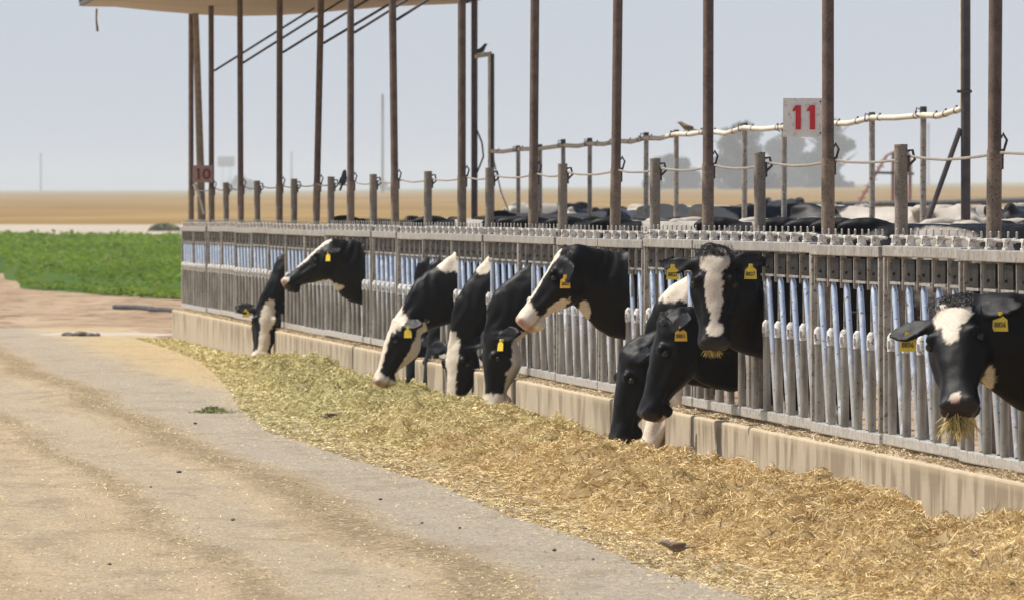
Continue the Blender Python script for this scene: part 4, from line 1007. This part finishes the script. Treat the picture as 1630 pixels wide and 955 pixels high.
# hay held in mouths: things of their own
def mouthful(cow, hpos, n, label, spread=.03, lmin=.02, lmax=.06, cols=((.30,.24,.06),(.75,.58,.24))):
    r, M4 = MW[cow.name]; Wm = Matrix.Translation(r.location) @ Matrix.Rotation(r.rotation_euler.z, 4, 'Z')
    c0 = Wm @ (M4 @ Vector(hpos)); rs = np.random.default_rng(5); V = []; Q = []; C_ = []
    for k in range(n):
        p = Vector((rs.normal(0,spread), rs.normal(0,spread*.6), rs.normal(0,.008))); d = Vector((rs.normal(0,.55), rs.normal(0,.5), -1)).normalized(); L = rs.uniform(lmin,lmax)
        sd = d.cross(Vector((rs.normal(),rs.normal(),rs.normal()))).normalized()*.0022; p1 = p+d*L*.5+Vector((rs.normal(0,.006),0,0)); p2 = p+d*L
        b = len(V); V += [p-sd,p+sd,p1+sd,p1-sd,p2+sd*.5,p2-sd*.5]; Q += [(b,b+1,b+2,b+3),(b+3,b+2,b+4,b+5)]; g = rs.random(); C_ += [[cols[0][i]*(1-g)+cols[1][i]*g for i in range(3)]]*6
    o = np_mesh('mouthful_of_hay', [tuple(v) for v in V], Q, M['straw'], np.array(C_)); o.location = c0; tag(o, label, 'hay')
mouthful(c11, (.515,-.01,-.10), 160, 'stalks of hay sticking from the mouth of the blazed cow', .022, .02, .055)
mouthful(c12, (.515,-.015,-.10), 260, 'green wisp of hay hanging from the mouth of cow 8856', .022, .03, .13)

# ------------------------------------------------------------------ birds
def bird(loc, yaw, label, s=1.0, cols=None, pitch=0):
    r = empty('bird', loc, (0, pitch, yaw))
    b = MB(); rings = []
    for x, z, w, h_ in ((.085,.060,.002,.002),(.072,.062,.010,.010),(.058,.062,.017,.018),(.040,.055,.019,.021),(.018,.043,.024,.026),(-.01,.036,.027,.028),(-.035,.034,.022,.022),(-.055,.034,.012,.013),(-.075,.036,.009,.006),(-.11,.040,.011,.004),(-.13,.042,.009,.003)):
        rings.append([Vector((x*s, math.cos(2*PI*k/14)*w*s, (z+math.sin(2*PI*k/14)*h_)*s)) for k in range(14)])
    b.rings(rings); b.build('body', cols[0], r, True)
    for sd in (-1,1):
        b = MB(); b.ball((-.02*s, sd*.022*s, .044*s), (.045*s,.007*s,.017*s), Matrix.Rotation(.12,3,'Y')); b.build('wing', cols[1], r, True)
        b = MB(); b.tube([(0,sd*.010*s,.014*s),(.004*s,sd*.010*s,.0),(.018*s,sd*.012*s,-.002)], .002*s, 5); b.build('leg', cols[2], r)
    b = MB(); b.tube([(.072*s,0,.062*s),(.092*s,0,.057*s)], [.006*s,.001*s], 6); b.build('beak', cols[2], r)
    tag(r, label, 'bird', 'small birds about the feed lane')
bb = mottled('bird_brown', (.16,.10,.06), (.35,.27,.19), 160, rough=.8); bw = mottled('bird_wing', (.07,.04,.025), (.24,.15,.09), 200, rough=.8); bl = mottled('bird_leg', (.1,.07,.05),(.14,.1,.08),50); bd = mottled('bird_dark', (.02,.02,.025),(.06,.055,.05),90, rough=.6)
s = (884-338.5)/H; Y = F/s
bird(((1073-815)/s, Y, zg(Y)+.008), PI-.15, 'streaky brown sparrow standing on the bare lane by the hay edge', .8, (bb,bw,bl))
Yb = 70.5; hb = float(hay_h(np.array([Yb]), np.array([-1.25]))[0]); bird(P(Yb, -1.25, hb+.01), PI*.1, 'small brown bird pecking on the edge of the hay far down the lane', .95, (bb,bw,bl))
bird(Vector(q1)+Vector((-.09,0,.012)), .5, 'dark bird perched on top of the pipe upright by the roof post', 1.0, (bd,bd,bl), -.5)
pb = P2(1090, (338.5-212)/((1090+481)/A2)); bird(pb+Vector((0,-.05,.012)), PI-.2, 'reddish brown bird perched on the cream wrapped pipe', 1.0, (bb,bw,bl), -.25)
pc = P(Yf(549, A+.12), .118, 1.735); bird(pc, PI*.4, 'dark bird clinging to the cable beside a far roof post', 1.1, (bd,bd,bl), -.8)

# ------------------------------------------------------------------ haze, sky, sun, camera
b = MB(); b.box((0, 4300, 13.0), (3000, 4500, 15.0)); o = b.build('haze'); tag(o, 'thin dusty blue haze over the flat fields', 'haze', kind='stuff')
o.location.z = -8.0; 
hm = bpy.data.materials.new('haze_air'); hm.use_nodes = True; nt = hm.node_tree; nt.nodes.clear(); out = nt.nodes.new('ShaderNodeOutputMaterial'); pv = nt.nodes.new('ShaderNodeVolumePrincipled')
pv.inputs['Color'].default_value = (.84,.90,.98,1); pv.inputs['Density'].default_value = .00016; pv.inputs['Anisotropy'].default_value = .0
nt.links.new(pv.outputs[0], out.inputs['Volume']); o.data.materials.append(hm)

sun_dir = Vector((.56, -.16, -1.0)).normalized()      # the way the light travels
w = bpy.data.worlds.new('World'); sc.world = w; w.use_nodes = True; nt = w.node_tree
sky = nt.nodes.new('ShaderNodeTexSky'); sky.sky_type = 'NISHITA'; sky.sun_disc = False
to = -sun_dir; sky.sun_elevation = math.asin(to.z); sky.sun_rotation = math.atan2(to.x, to.y); sky.air_density = 1.2; sky.dust_density = 1.5; sky.ozone_density = 1.5
bg = nt.nodes['Background']; bg.inputs['Strength'].default_value = .098
# dusty summer sky: the clear sky pales to a milky blue low down
gm = nt.nodes.new('ShaderNodeTexCoord'); sp = nt.nodes.new('ShaderNodeSeparateXYZ'); nt.links.new(gm.outputs['Generated'], sp.inputs[0])
mr = nt.nodes.new('ShaderNodeMapRange'); nt.links.new(sp.outputs[2], mr.inputs[0]); mr.inputs[1].default_value = .30; mr.inputs[2].default_value = -.02; mr.interpolation_type = 'SMOOTHSTEP'
mx = nt.nodes.new('ShaderNodeMix'); mx.data_type = 'RGBA'; nt.links.new(mr.outputs[0], mx.inputs[0]); nt.links.new(sky.outputs[0], mx.inputs[6]); mx.inputs[7].default_value = (5.25, 5.70, 6.35, 1)
nt.links.new(mx.outputs[2], bg.inputs[0])
sd = bpy.data.lights.new('sun', 'SUN'); sd.energy = 5.0; sd.angle = math.radians(.53); sd.color = (1, .95, .87); so = bpy.data.objects.new('sun', sd); link(so)
so.rotation_euler = sun_dir.to_track_quat('-Z','Y').to_euler(); so.location = (0,0,50)

cd = bpy.data.cameras.new('camera'); cam = bpy.data.objects.new('camera', cd); link(cam); cam.location = (0,0,H); cam.rotation_euler = (math.pi/2, 0, 0)
cd.sensor_width = 36; cd.lens = 36*F/1630; cd.shift_y = -(477.5-300)/1630; cd.clip_start = 1; cd.clip_end = 20000
cd.dof.use_dof = True; cd.dof.focus_distance = 52; cd.dof.aperture_fstop = 20
sc.camera = cam
for r in list(MW.values()):
    if '_m4' in r[0]: del r[0]['_m4']
sc.view_settings.view_transform = 'Standard'; sc.view_settings.look = 'None'; sc.view_settings.exposure = 0.19; sc.view_settings.gamma = 1
sc.cycles.volume_bounces = 2; sc.cycles.max_bounces = 8
